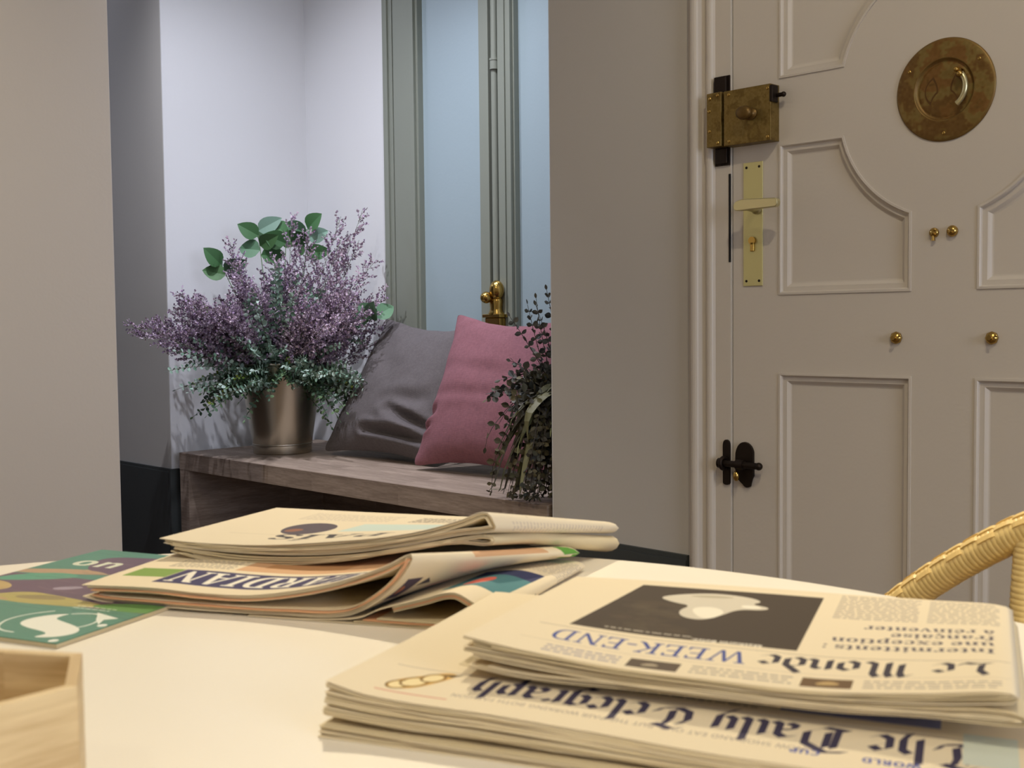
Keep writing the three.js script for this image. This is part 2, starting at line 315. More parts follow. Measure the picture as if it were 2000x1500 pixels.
// window shutters at the back of the alcove
{
  const w = structGroup('window_1'); const Y0 = .5, Y1 = 2.6, zf = -.645;
  const st = (name, x0, x1, z1, z0 = -.72, lab) => mesh(name, box(x0, x1, Y0, Y1, z0, z1, .0015), M.sage, w, lab);
  const WC = -2.972, mx = x => 2 * WC - x;
  // outer frame: stepped architrave
  for (const m of [0, 1]) {
    const X = (a, b) => m ? [mx(b), mx(a)] : [a, b];
    st('window_frame', ...X(-3.572, -3.545), zf + .008);
    st('window_frame', ...X(-3.5446, -3.523), zf);
    st('window_frame', ...X(-3.523, -3.5165), zf - .008);
    st('window_stile', ...X(-3.5165, -3.412), zf);
    st('window_bead', ...X(-3.412, -3.392), zf + .004);
    st('window_bead', ...X(-3.392, -3.380), zf - .008);
  }
  st('window_stile', -3.034, -2.9865, zf); // meeting stile, far leaf
  st('window_stile', -2.9385, -2.905, zf);
  st('window_bead', -2.905, -2.8915, zf - .005); st('window_bead', -2.8915, -2.873, zf + .003); st('window_bead', -2.873, -2.866, zf - .010);
  mesh('dark_gap_strip', box(-2.9865, -2.9385, Y0, Y1, -.72, zf - .02), M.darkMetal, w);  // dark strip carries the shade of the gap between the leaves
  mesh('window_rail', merge([box(-3.412, -2.53, 2.47, Y1, -.71, zf), box(-3.412, -2.53, Y0, .6, -.71, zf)]), M.sage, w);
  mesh('shutter_panel', box(-3.40, -3.03, .58, 2.49, -.71, zf - .034), M.blue, w, 'pale blue painted panel');
  mesh('shutter_panel', box(-2.875, -2.50, .58, 2.49, -.71, zf - .034), M.blue, w, 'pale blue painted panel');
  // long bolt rod with collar and brass foot handle
  const rod = mesh('bolt_rod', mv(cyl(.0125, .0125, 1.45, 20), -2.959, 1.86, zf - .006), M.sage, w, 'sage painted bolt rod');
  mesh('rod_collar', merge([mv(cyl(.016, .016, .03, 20), -2.957, 1.9, zf - .004), mv(cyl(.0175, .0175, .007, 20), -2.957, 1.918, zf - .004), mv(cyl(.0165, .0165, .005, 20), -2.957, 1.886, zf - .004)]), M.sage, rod);
  const h = mesh('bolt_handle', merge([
    mv(new THREE.SphereGeometry(.031, 24, 18).scale(.92, 1.15, .8), -2.935, 1.108, zf + .018),
    mv(lathe([[0, 0], [.033, 0], [.036, .01], [.030, .018], [.026, .03], [.030, .055], [.020, .075], [0, .08]], 24).scale(.95, 1, .7), -2.945, 1.015, zf + .012),
    box(-2.992, -2.903, 1.012, 1.024, zf - .004, zf + .036, .002),
    box(-2.985, -2.910, .93, 1.012, zf - .004, zf + .030, .004)]), M.brass, w, 'polished brass bolt handle');
  mesh('handle_knob', mv(new THREE.SphereGeometry(.021, 20, 14), -2.962, 1.083, zf + .044), M.brass, h);
  mesh('handle_knob', mv(new THREE.SphereGeometry(.022, 20, 14), -2.982, .965, zf + .042), M.brass, h);
}

// unseen lamps in the ceilings, placed for what they light
for (const [kind, x, y, z, col, cd, cone, pen, rad, aim] of UNSEEN_LAMPS) {
  const g = thing('unseen_ceiling_lamp', { alcove: 'unseen ceiling lamp lighting the bench alcove, nearer the partition end', front: 'added ceiling fill lamp for the alcove walls, between the bench alcove and the table', bench: 'small unseen lamp in the low alcove ceiling, lighting the window bench', passage: 'added ceiling fill lamp in the passage behind the partition wall', reading: 'unseen tilted ceiling lamp above the near edge of the round table, lighting the papers', table: 'unseen tilted ceiling lamp aimed at the newspapers on the round table', door: 'unseen ceiling lamp lighting the panelled door and the wicker chair', partition: 'unseen ceiling lamp lighting the plain partition wall', room: 'unseen ceiling lamp lighting the room from behind the camera side of the table' }[kind], 'ceiling light');
  const top = kind === 'bench' ? 2.75 : CEIL;
  mesh('lamp_rim', mv(lathe([[.062, 0], [.062, -.004], [.045, -.006], [.044, 0]], 32), x, top, z), M.lampRim, g);
  const c = new THREE.Color(col);
  mesh('lamp_face', mv(cyl(.044, .044, .003, 32), x, top - .002, z), std({ color: 0x222222, emissive: c, emissiveIntensity: 4 }), g);
  const s = new THREE.SpotLight(col, cd, 0, cone * Math.PI / 360, pen, 2);
  s.position.set(x, top - .012, z); s.target.position.set(...aim); s.castShadow = true; s.shadow.radius = rad / .02;
  scene.add(s, s.target);
}
{
  const W = UNSEEN_SIDE_LIGHT; const g = structGroup('unseen_side_light_2');  // unseen cool side light, given the form of a window
  mesh('unseen_light_pane', box(3.06, 3.07, .65, 2.45, .8, 2.4), std({ color: 0x111111, emissive: new THREE.Color(W.color), emissiveIntensity: W.nits }), g);
  mesh('window_frame', merge([box(2.98, 3.1, .65, .72, .8, 2.4), box(2.98, 3.1, 2.38, 2.45, .8, 2.4), box(2.98, 3.1, .65, 2.45, .8, .87), box(2.98, 3.1, .65, 2.45, 2.33, 2.4)]), M.doorPaint, g);
  const a = new THREE.RectAreaLight(W.color, W.nits * 4, W.w, W.h); a.position.set(3.04, W.y, W.z); a.lookAt(0, W.y, W.z); scene.add(a);
}

// ---------------------------------------------------------------- the window bench
{
  const b = thing('window_bench', 'long grey-brown oak window bench filling the lit alcove', 'bench');
  const B0 = -4.064, B1 = -2.10, YT = .506, TH = .0655;
  mesh('seat_plank', box(B0, B1, YT - TH, YT, -.644, -.004, .001), M.oak, b);
  mesh('front_edge', box(B0, B1, YT - TH, YT - .0004, -.004, 0, .001), M.oak, b);
  for (const x of [B0, B1 - .066]) mesh('end_panel', box(x, x + .066, 0, YT - TH, -.64, -.001, .0015), M.oak, b);
  mesh('back_panel', box(B0 + .066, B1 - .066, 0, YT - TH, -.64, -.622), M.oak, b);
}

// ---------------------------------------------------------------- cushions
function cushionGeo(c, thick, opt = {}) { // c: corners bl, br, tr, tl
  const n = 56, [bl, br, tr, tl] = c.map(p => V(...p));
  const nor = br.clone().sub(bl).cross(tl.clone().sub(bl)).normalize();
  const pos = [], uv = [], idx = [];
  for (const side of [1, -1]) for (let j = 0; j <= n; j++) for (let i = 0; i <= n; i++) {
    const u = i / n, v = j / n, a = 2 * u - 1, b = 2 * v - 1;
    const sag = opt.sag ?? .045, uu = u + sag * (u - .5) * -2 * (1 - b * b) * Math.abs(a) ** 3 * .9, vv = v + sag * (v - .5) * -2 * (1 - a * a) * Math.abs(b) ** 3 * .9;
    const rc = 1 - .055 * (a * a * b * b) ** 5, u2 = .5 + (uu - .5) * rc, v2 = .5 + (vv - .5) * rc;
    const p = bl.clone().multiplyScalar((1 - u2) * (1 - v2)).addScaledVector(br, u2 * (1 - v2)).addScaledVector(tr, u2 * v2).addScaledVector(tl, (1 - u2) * v2);
    const h = Math.pow(Math.max(0, 1 - Math.abs(a) ** 2.6), .72) * Math.pow(Math.max(0, 1 - Math.abs(b) ** 2.6), .72);
    let d = thick * h * (opt.belly ? 1 + opt.belly * (.5 - v) : 1);
    const edge = Math.min(1, h * 3);
    d += edge * (.006 * N3(u * 4, v * 4, side) + .0025 * N3(u * 11, v * 9, 3 + side));
    if (side > 0) for (const k of opt.creases || []) { // [u0,v0,u1,v1,width,depth]
      const dx = k[2] - k[0], dy = k[3] - k[1], t = Math.max(0, Math.min(1, ((u - k[0]) * dx + (v - k[1]) * dy) / (dx * dx + dy * dy)));
      const q = Math.hypot(u - k[0] - dx * t, v - k[1] - dy * t) / k[4]; const f = Math.sin(Math.PI * Math.min(1, .12 + .88 * t)) ** .5;
      d += k[5] * f * (-Math.exp(-q * q) + .55 * Math.exp(-((q - 1.7) ** 2)));
    }
    const r = 4 * .0022 * N3(u * 9, v * 9, 9) * (1 - edge);
    p.addScaledVector(nor, side * d + r); pos.push(p.x, p.y, p.z); uv.push(u * .5, v * .5);
  }
  const S = (n + 1) * (n + 1);
  for (const s of [0, 1]) for (let j = 0; j < n; j++) for (let i = 0; i < n; i++) {
    const A = s * S + j * (n + 1) + i, B = A + 1, C = A + n + 2, D = A + n + 1;
    s ? idx.push(A, C, B, A, D, C) : idx.push(A, B, C, A, C, D);
  }
  const g = new THREE.BufferGeometry(); g.setAttribute('position', new THREE.Float32BufferAttribute(pos, 3)); g.setAttribute('uv', new THREE.Float32BufferAttribute(uv, 2)); g.setIndex(idx); g.computeVertexNormals(); return g;
}
{
  const g = thing('cushion', 'mauve grey linen cushion leaning behind the pink one', 'cushion');
  mesh('cover', cushionGeo([[-3.575, .512, -.315], [-2.93, .512, -.335], [-3.0, .972, -.575], [-3.515, 1.022, -.60]], .082, { belly: .5, sag: .06, creases: [[.60, .30, 1.0, .20, .035, .030], [.42, .145, .95, .13, .03, .028], [.55, .36, .9, .42, .05, .012], [.25, .75, .5, .55, .08, .006]] }), M.greyCushion, g);
  const p = thing('cushion', 'dusty pink linen cushion at the end of the bench', 'cushion');
  mesh('cover', cushionGeo([[-2.965, .512, -.245], [-2.36, .512, -.285], [-2.48, 1.0, -.49], [-2.965, 1.034, -.468]], .072, { belly: .5, sag: .075, creases: [[0.0, .30, .16, .36, .03, .012], [.02, .22, .14, .26, .02, .010], [.1, .45, .75, .46, .03, .0035], [.1, .62, .8, .6, .04, .003]] }), M.pinkCushion, p);
}

// ---------------------------------------------------------------- flowers
class Tris { // collects coloured triangles
  constructor() { this.p = []; this.c = []; this.n = []; }
  tri(a, b, c, col) { const n = b.clone().sub(a).cross(c.clone().sub(a)).normalize(); for (const v of [a, b, c]) { this.p.push(v.x, v.y, v.z); this.n.push(n.x, n.y, n.z); this.c.push(col.r, col.g, col.b); } }
  stem(pts, r0, r1, col) {
    for (let i = 0; i + 1 < pts.length; i++) {
      const t = pts[i + 1].clone().sub(pts[i]).normalize(), a = (Math.abs(t.y) > .9 ? V(1, 0, 0) : V(0, 1, 0)).cross(t).normalize(), b = t.clone().cross(a);
      const k0 = r0 + (r1 - r0) * i / (pts.length - 1), k1 = r0 + (r1 - r0) * (i + 1) / (pts.length - 1), R = (k, p, j) => p.clone().addScaledVector(a, k * Math.cos(j * 2.094)).addScaledVector(b, k * Math.sin(j * 2.094));
      for (let j = 0; j < 3; j++) { const A = R(k0, pts[i], j), B = R(k0, pts[i], j + 1), C = R(k1, pts[i + 1], j + 1), D = R(k1, pts[i + 1], j); this.tri(A, B, C, col); this.tri(A, C, D, col); }
    }
  }
  leaf(base, dir, side, len, wid, col, fold = .25, n = 4, shape = .5, curl = 0) { // folded leaf along dir, width along side
    const up = dir.clone().cross(side).normalize();
    let pm = null, pl = null, pr = null;
    for (let i = 0; i <= n; i++) {
      const t = i / n, w = wid * Math.sin(Math.PI * Math.pow(t, shape < .5 ? .75 : 1)) ** .8 * (t === 0 || t === 1 ? 0 : 1);
      const m = base.clone().addScaledVector(dir, len * t).addScaledVector(up, -curl * len * t * t);
      const l = m.clone().addScaledVector(side, w / 2).addScaledVector(up, w * fold), r = m.clone().addScaledVector(side, -w / 2).addScaledVector(up, w * fold);
      if (pm) { if (i === 1) { this.tri(pm, m, l, col); this.tri(pm, r, m, col); } else if (i === n) { this.tri(pm, m, pl, col); this.tri(pm, pr, m, col); } else { this.tri(pl, pm, m, col); this.tri(pl, m, l, col); this.tri(pm, pr, r, col); this.tri(pm, r, m, col); } }
      pm = m; pl = l; pr = r;
    }
  }
  build() { const g = new THREE.BufferGeometry(); g.setAttribute('position', new THREE.Float32BufferAttribute(this.p, 3)); g.setAttribute('normal', new THREE.Float32BufferAttribute(this.n, 3)); g.setAttribute('color', new THREE.Float32BufferAttribute(this.c, 3)); return g; }
}
const shade = (hex, v = .15) => { const c = new THREE.Color(hex); const k = 1 + rr(-v, v); return new THREE.Color(c.r * k, c.g * k, c.b * k); };
const pick = a => a[Math.floor(rnd() * a.length)];
const rndDir = () => { const z = rr(-1, 1), a = rr(0, 6.283), s = Math.sqrt(1 - z * z); return V(s * Math.cos(a), z, s * Math.sin(a)); };
const perp = t => { const r = rndDir(); return r.addScaledVector(t, -r.dot(t)).normalize(); };
function path(p0, dir, L, droop, n = 14, lim) {
  const out = [], wob = perp(dir), w = rr(-.04, .04) * L;
  for (let i = 0; i <= n; i++) { const t = i / n; const p = p0.clone().addScaledVector(dir, L * t).addScaledVector(wob, w * Math.sin(t * 3)); p.y -= droop * L * t * t; if (lim) lim(p); out.push(p); }
  return out;
}
const at = (pts, t) => { const f = Math.min(pts.length - 1.001, Math.max(0, t * (pts.length - 1))), i = Math.floor(f); return pts[i].clone().lerp(pts[i + 1], f - i); };
const tan = (pts, t) => at(pts, Math.min(1, t + .06)).sub(at(pts, Math.max(0, t - .06))).normalize();
const PURPLE = [0xb5a0b4, 0x9c84a0, 0xc2b0c2, 0x866f8c, 0xbba2b2, 0xcdbcc8, 0x92808a];
function statice(pts, L, dens = 1, slim = 1) {
  const T = new Tris(); T.stem(pts, .0016, .0007, shade(0x5b6a4c));
  const nb = Math.round(28 * dens);
  for (let k = 0; k < nb; k++) {
    const t = .38 + .6 * (k + rnd() * .7) / nb, b = at(pts, t), tg = tan(pts, t);
    const bl = (.034 + .075 * (1 - (t - .38) / .62) * rr(.6, 1.1)) * slim, dir = tg.clone().multiplyScalar(rr(.55, .95)).addScaledVector(perp(tg), .75).normalize();
    const bp = path(b, dir, bl, -.1, 4); T.stem(bp, .0007, .0004, shade(0x6a6458));
    const nf = Math.max(5, Math.round(bl * 230));
    for (let f = 0; f < nf; f++) {
      const q = at(bp, .15 + .85 * f / nf).add(rndDir().multiplyScalar(.0035)), d = dir.clone().addScaledVector(rndDir(), .9).normalize(), s = perp(d), l = rr(.007, .013), w = rr(.0032, .0058), col = shade(pick(PURPLE), .2);
      const e = q.clone().addScaledVector(d, l), m = q.clone().addScaledVector(d, l * .55), up = d.clone().cross(s);
      T.tri(q, m.clone().addScaledVector(s, w), e, col); T.tri(q, e, m.clone().addScaledVector(s, -w), col); T.tri(q, m.clone().addScaledVector(up, w), e, col);
    }
  }
  return T.build();
}
function eucalyptus(pts, L, cols, size = .017, gap = .0135, stemCol = 0x5b5a44) {
  const T = new Tris(); T.stem(pts, .0018, .0008, shade(stemCol));
  const n = Math.max(6, Math.round(L * .82 / gap));
  let s = perp(tan(pts, .3));
  for (let k = 0; k < n; k++) {
    const t = .16 + .84 * k / n, b = at(pts, t), tg = tan(pts, t); s = s.clone().cross(tg).normalize().addScaledVector(rndDir(), .25); s.addScaledVector(tg, -s.dot(tg)).normalize();
    for (const m of [1, -1]) {
      const d = s.clone().multiplyScalar(m).addScaledVector(tg, rr(.2, .55)).addScaledVector(rndDir(), .15).normalize(), w = d.clone().cross(tg).cross(d).addScaledVector(rndDir(), .5); w.addScaledVector(d, -w.dot(d)).normalize();
      const z = size * rr(.75, 1.2) * (1 - .45 * Math.max(0, t - .5)); T.leaf(b, d, w, z, z * rr(.62, .85), shade(pick(cols), .18), .12, 4, .5);
    }
  }
  T.leaf(pts[pts.length - 1], tan(pts, 1), perp(tan(pts, 1)), size * .8, size * .4, shade(pick(cols)), .1, 4); return T.build();
}
const polar = (az, el) => V(Math.cos(el) * Math.cos(az), Math.sin(el), Math.cos(el) * Math.sin(az));
{
  const BX = -3.76, BZ = -.27, BY = .506;
  const bk = thing('metal_bucket', 'tapered brushed steel bucket standing on the oak bench', 'bucket');
  const body = lathe([[0, .004], [.104, .004], [.108, 0], [.1105, .003], [.1115, .033], [.1105, .036], [.113, .039], [.157, .332], [.1615, .336], [.163, .342], [.161, .347], [.157, .346], [.1545, .338], [.108, .05], [0, .045]], 80);
  mesh('bucket_body', mv(body, BX, BY, BZ), M.steel, bk);
  mesh('bucket_band', mv(lathe([[.1118, .0325], [.1140, .034], [.1142, .0375], [.1128, .039]], 80), BX, BY, BZ), M.steel, bk);
  const fl = thing('flower_arrangement', 'full bouquet of lilac sea lavender and silver eucalyptus in the metal bucket', 'flowers');
  const R = V(.7027, 0, -.7115), F = V(.7115, 0, .7027); // to the viewer's right, toward the viewer
  const top = V(BX, BY + .33, BZ);
  const lim = p => { if (p.z < .02) { const m = -4.105 + .5 * .02; if (p.x < m) p.x = m + (m - p.x) * .15; } if (p.z < -.6) p.z = -.6; };
  const dirOf = (r, u, f) => V(0, u, 0).addScaledVector(R, r).addScaledVector(F, f).normalize();
  const start = d => top.clone().add(V(d.x, 0, d.z).multiplyScalar(rr(.06, .115))).add(V(rr(-.02, .02), rr(-.08, -.02), rr(-.02, .02)));
  // sea lavender plumes: sideways, up, forward, length, droop
  const plumes = [[-.95, .62, .25, .50, .10], [-.9, .75, .3, .5, .12], [-.8, .5, .5, .47, .08], [-.98, .5, .28, .50, .02], [-.6, .8, .3, .48, .1], [-.75, .95, .2, .47, .08], [-.35, 1, .1, .46, .03], [-.2, 1, .35, .44, .05], [.05, 1, .2, .45, .03], [.2, 1, .1, .58, 0], [.40, 1, -.02, .735, 0], [.36, 1, .06, .64, 0], [.4, 1, .1, .56, .0], [.5, 1, .0, .62, 0], [.62, .9, .05, .56, .05], [.7, .72, .1, .50, .05], [.75, .6, .25, .45, .05], [-.3, 1, .1, .56, 0], [.1, 1, .1, .62, 0]];
  for (const [r, u, f, L, dr] of plumes) { const d = dirOf(r, u, f); mesh('sea_lavender', statice(path(start(d), d, L, dr, 14, lim), L, 1.15), M.floret, fl); }
  for (let k = 0; k < 84; k++) {
    const a = rr(-1, 1), d = dirOf(a * .95, rr(k % 2 ? .72 : .55, 1.15), k % 2 ? rr(.3, .8) : rr(-.25, .7)), L = (k % 2 ? rr(.30, .42) : rr(.38, .49)) * (1 - .06 * Math.abs(a));
    mesh('sea_lavender', statice(path(start(d), d, L, rr(.02, .16), 14, lim), L, .95), M.floret, fl);
  }
  const SILVER = [0x93ab9c, 0x7a9683, 0xaabeb2, 0x5f7e6a], GREEN = [0x4f6d50, 0x3f5c44, 0x5f7a52, 0x36513c], LIME = [0x8c9a3a, 0x6f8f35, 0x7f9a48];
  for (let k = 0; k < 62; k++) {
    const a = rr(-1, 1), d = dirOf(a, rr(-.02, 1.0), rr(.25, 1)), L = rr(.25, .39);
    mesh('eucalyptus_branch', eucalyptus(path(start(d), d, L, rr(.05, .35), 14, lim), L, SILVER, .0205), M.leaf, fl);
  }
  for (let k = 0; k < 12; k++) { const d = dirOf(rr(-.25, .45), 1, rr(.3, .8)), L = rr(.38, .50); mesh('eucalyptus_branch', eucalyptus(path(start(d), d, L, rr(0, .1), 14, lim), L, SILVER, .025), M.leaf, fl); }
  for (let k = 0; k < 54; k++) {
    const a = rr(-1, 1), d = dirOf(a, rr(-.1, .4), rr(-.3, 1)), L = rr(.16, .29);
    mesh('green_sprig', eucalyptus(path(start(d), d, L, rr(.15, .6), 12, lim), L, GREEN, .020, .012, 0x3a4030), M.leaf, fl);
  }
  for (let k = 0; k < 26; k++) { const d = dirOf(rr(-.9, .9), rr(.05, .5), rr(.5, 1)), L = rr(.13, .22); mesh('green_sprig', eucalyptus(path(start(d), d, L, rr(.1, .4), 12, lim), L, pick([GREEN, SILVER]), .020, .0115, 0x3a4030), M.leaf, fl); }
  for (const [r, u, f, L, dr] of [[.85, .25, .35, .36, .75], [-.75, .15, .7, .22, .5], [-.9, .35, .4, .28, .45], [-.6, 1.0, .3, .42, .1], [-.3, .35, .9, .24, .2], [.25, .5, .9, .22, .1]]) { const d = dirOf(r, u, f); mesh('lime_sprig', eucalyptus(path(start(d), d, L, dr, 12, lim), L, LIME, .016, .013, 0x67703a), M.leaf, fl); }
  // broad leaves on two tall stems and two low ones
  const broad = [[-.14, 1, -.1, .60], [.17, 1, -.05, .575], [-.44, .9, -.05, .46], [.8, .55, .2, .40], [.0, 1, -.1, .57]];
  for (const [i, [r, u, f, L]] of broad.entries()) {
    const d = dirOf(r, u, f), pts = path(start(d), d, L, 0, 12, lim), T = new Tris(); T.stem(pts, .003, .0015, shade(0x4d6a3c));
    const st = mesh('broad_leaf_stem', T.build(), M.leaf, fl);
    const nl = i < 2 ? 6 : 4;
    for (let k = 0; k < nl; k++) {
      const Tl = new Tris(), t = 1 - .032 * k, b = at(pts, t), ang = k * 2.4 + i, dd = R.clone().multiplyScalar(Math.cos(ang)).addScaledVector(F, .5 * Math.sin(ang)).add(V(0, .55 - .1 * k, 0)).normalize(), s = F.clone().addScaledVector(rndDir(), .4).cross(dd).normalize();
      Tl.leaf(b, dd, s, rr(.085, .105), rr(.062, .078), shade(pick([0x3f6a3d, 0x5b8060, 0x7d9d8a, 0x4c7343]), .1), .12, 7, .4, .15); mesh('broad_leaf', Tl.build(), M.leaf, st);
    }
  }
}
{
  // the second, darker arrangement at the near end of the bench
  const VX = -2.185, VZ = -.175, VY = .506;
  const pot = thing('vase', 'pale stone coloured tapering vase under the dark trailing foliage', 'vase');
  mesh('vase_body', mv(lathe([[0, .004], [.040, .004], [.043, 0], [.046, .004], [.052, .12], [.066, .30], [.070, .304], [.066, .306], [.060, .296], [.046, .12], [0, .1]], 48), VX, VY, VZ), M.pot, pot);
  const tr = thing('trailing_foliage', 'dark bronze eucalyptus and strap leaves trailing over the vase', 'foliage');
  const R = V(.7027, 0, -.7115), F = V(.7115, 0, .7027), top = V(VX, VY + .3, VZ);
  const lim = p => { if (p.y < .530) p.y = .530; if (p.x > -2.095) p.x = -2.095; if (p.z < -.02 && p.z < -.2) p.z = -.2; if (p.z > .03) p.z = .03; };
  const dirOf = (r, u, f) => V(0, u, 0).addScaledVector(R, r).addScaledVector(F, f).normalize();
  const st = () => top.clone().add(V(rr(-.04, .02), rr(-.04, .0), rr(-.02, .05)));
  const DARK = [0x45453c, 0x38392f, 0x555247, 0x2f3330, 0x4d4a44], BRONZE = [0x4c4630, 0x3c3a26, 0x5d5538, 0x46402f], STRAP = [0x5c5b38, 0x4b4a2c, 0x6f6c48];
  for (let k = 0; k < 9; k++) { const d = dirOf(rr(-.55, .1), 1, rr(-.1, .3)), L = rr(.2, .33); mesh('eucalyptus_twig', eucalyptus(path(st(), d, L, rr(0, .1), 12, lim), L, DARK, .021, .021, 0x3a352c), M.leaf, tr); }
  for (let k = 0; k < 24; k++) { const d = dirOf(rr(-1, -.3), rr(.2, .8), rr(-.1, .6)), L = rr(.15, .25); mesh('eucalyptus_twig', eucalyptus(path(st(), d, L, rr(.3, 1.1), 14, lim), L, pick([DARK, BRONZE]), .024, .022, 0x3a352c), M.leaf, tr); }
  for (let k = 0; k < 40; k++) { const d = dirOf(rr(-.95, .2), rr(.1, .5), rr(.3, .9)), L = rr(.26, .40); mesh('eucalyptus_twig', eucalyptus(path(st(), d, L * .62, rr(1.2, 2.6), 16, lim), L, pick([DARK, BRONZE, BRONZE]), .022, .02, 0x33291f), M.leaf, tr); }
  for (let k = 0; k < 70; k++) {
    const d = dirOf(rr(-1, .3), rr(.05, .7), rr(.1, .9)), n = 10, L = rr(.16, .34), pts = path(st(), d, L * .7, rr(.8, 2.8), n, lim), T = new Tris(), col = shade(k === 3 || k === 17 || k === 29 ? 0xaab07a : pick([...STRAP, ...BRONZE]), .12), w0 = rr(.007, .016), s0 = perp(d);
    for (let i = 0; i < n; i++) {
      const wa = w0 * Math.sin(Math.PI * (.08 + .92 * i / n)), wb = w0 * Math.sin(Math.PI * (.08 + .92 * (i + 1) / n)), tg = tan(pts, i / n), s = s0.clone().addScaledVector(tg, -s0.dot(tg)).normalize();
      const a = pts[i].clone().addScaledVector(s, wa), b = pts[i].clone().addScaledVector(s, -wa), c = pts[i + 1].clone().addScaledVector(s, -wb), e = pts[i + 1].clone().addScaledVector(s, wb); T.tri(a, b, c, col); T.tri(a, c, e, col);
    }
    mesh('strap_leaf', T.build(), M.leaf, tr);
  }
}

// ---------------------------------------------------------------- the round table
const TX = -.534, TZ = 1.992, TY = .735, TR = .79;
{
  const t = thing('round_table', 'round cream lacquered table covered with folded newspapers', 'table');
  mesh('tabletop', mv(lathe([[0, -.028], [TR - .012, -.028], [TR - .003, -.024], [TR, -.014], [TR - .002, -.005], [TR - .007, -.001], [TR - .014, 0], [0, 0]], 160), TX, TY, TZ), M.table, t);
  mesh('pedestal', mv(lathe([[.16, 0], [.08, .03], [.06, .1], [.06, TY - .12], [.1, TY - .06], [.2, TY - .028]], 40), TX, 0, TZ), M.table, t);
  mesh('base', mv(lathe([[0, 0], [.33, 0], [.34, .01], [.32, .022], [.06, .05], [0, .05]], 60), TX, 0, TZ), M.table, t);
}

// ---------------------------------------------------------------- paper
const newsprint = c => std({ color: c, roughness: .88 });
const PAPER = newsprint(0xe2d3b2), PAPER2 = newsprint(0xd3c39e), SALMON = newsprint(0xe0aa80), PAPERS = [PAPER, PAPER2];
function curve2(pts, n) { const c = new THREE.CatmullRomCurve3(pts.map(p => V(p[0], p[1], 0)), false, 'centripetal'); return c.getSpacedPoints(n).map(p => [p.x, p.y]); }
function inset(pts, d) { return pts.map((p, i) => { const a = pts[Math.max(0, i - 1)], b = pts[Math.min(pts.length - 1, i + 1)], tx = b[0] - a[0], ty = b[1] - a[1], l = Math.hypot(tx, ty) || 1; return [p[0] + d * ty / l, p[1] - d * tx / l]; }); }
function frame(ox, oz, deg) { const a = deg * Math.PI / 180, c = Math.cos(a), s = Math.sin(a); return (x, h, v) => V(ox + c * x + s * v, TY + h, oz + s * x - c * v); }
// closed thin sheet through near and far edge curves (rows of [x, h]); uv in metres along the sheet / page size
function sheet(F, near, far, o) {
  const n = o.n || 90, nv = o.nv || 12, D = o.D, th = o.th || .0009, A = curve2(near, n), B = curve2(far, n), d = o.inset || 0, a = d ? inset(A, d) : A, b = d ? inset(B, d) : B;
  const s0 = o.s0 || 0, s1 = o.s1 || 1, jit = o.jit || 0, ph = o.phase || 0, bend = o.bend || (t => t), P = [], S = []; let len = 0;
  const L = []; for (let i = 0; i <= n; i++) { if (i) len += Math.hypot(A[i][0] - A[i - 1][0], A[i][1] - A[i - 1][1]); L.push(len); }
  const i0 = Math.round(s0 * n), i1 = Math.round(s1 * n), nu = i1 - i0;
  for (let j = 0; j <= nv; j++) for (let i = i0; i <= i1; i++) {
    const t = j / nv, k = bend(t), v0 = (o.v0 || 0) + jit * N3(L[i] * 14, ph * 3.3), v = v0 + (D - v0) * t;
    const x = a[i][0] * (1 - k) + b[i][0] * k, h = a[i][1] * (1 - k) + b[i][1] * k + (o.wave || 0) * N3(L[i] * 7, t * 2, ph);
    P.push(F(x, h, v)); S.push([L[i] / (o.PL || 1), v / (o.PD || 1)]);
  }
  const w = nu + 1, id = (i, j) => j * w + i, nrm = P.map(() => V(0, 0, 0));
  for (let j = 0; j < nv; j++) for (let i = 0; i < nu; i++) { const A = P[id(i, j)], q = P[id(i + 1, j)].clone().sub(A).cross(P[id(i, j + 1)].clone().sub(A)); for (const m of [id(i, j), id(i + 1, j), id(i, j + 1), id(i + 1, j + 1)]) nrm[m].add(q); }
  nrm.forEach(q => q.normalize());
  const Q = P.map((p, m) => p.clone().addScaledVector(nrm[m], -th)), pos = [], uv = [], nn = [];
  const put = (p, q, s) => { pos.push(p.x, p.y, p.z); nn.push(q.x, q.y, q.z); uv.push(s[0], s[1]); };
  const NEG = nrm.map(q => q.clone().negate());
  const quad = (X, N, a, b, c, d) => { for (const m of [a, b, c, a, c, d]) put(X[m], N[m], S[m]); };
  for (let j = 0; j < nv; j++) for (let i = 0; i < nu; i++) { const a = id(i, j), b = id(i + 1, j), c = id(i + 1, j + 1), d = id(i, j + 1); quad(P, nrm, a, b, c, d); quad(Q, NEG, a, d, c, b); }
  const E = [-9, -9], rim = (a, b) => { const q = P[b].clone().sub(P[a]).cross(nrm[a]).normalize(); for (const [X, m] of [[P, a], [Q, a], [Q, b], [P, a], [Q, b], [P, b]]) put(X[m], q, [S[m][0], S[m][1]]); };
  for (let i = 0; i < nu; i++) { rim(id(i, 0), id(i + 1, 0)); rim(id(i + 1, nv), id(i, nv)); }
  for (let j = 0; j < nv; j++) { rim(id(nu, j), id(nu, j + 1)); rim(id(0, j + 1), id(0, j)); }
  const g = new THREE.BufferGeometry(); g.setAttribute('position', new THREE.Float32BufferAttribute(pos, 3)); g.setAttribute('normal', new THREE.Float32BufferAttribute(nn, 3)); g.setAttribute('uv', new THREE.Float32BufferAttribute(uv, 2)); return g;
}
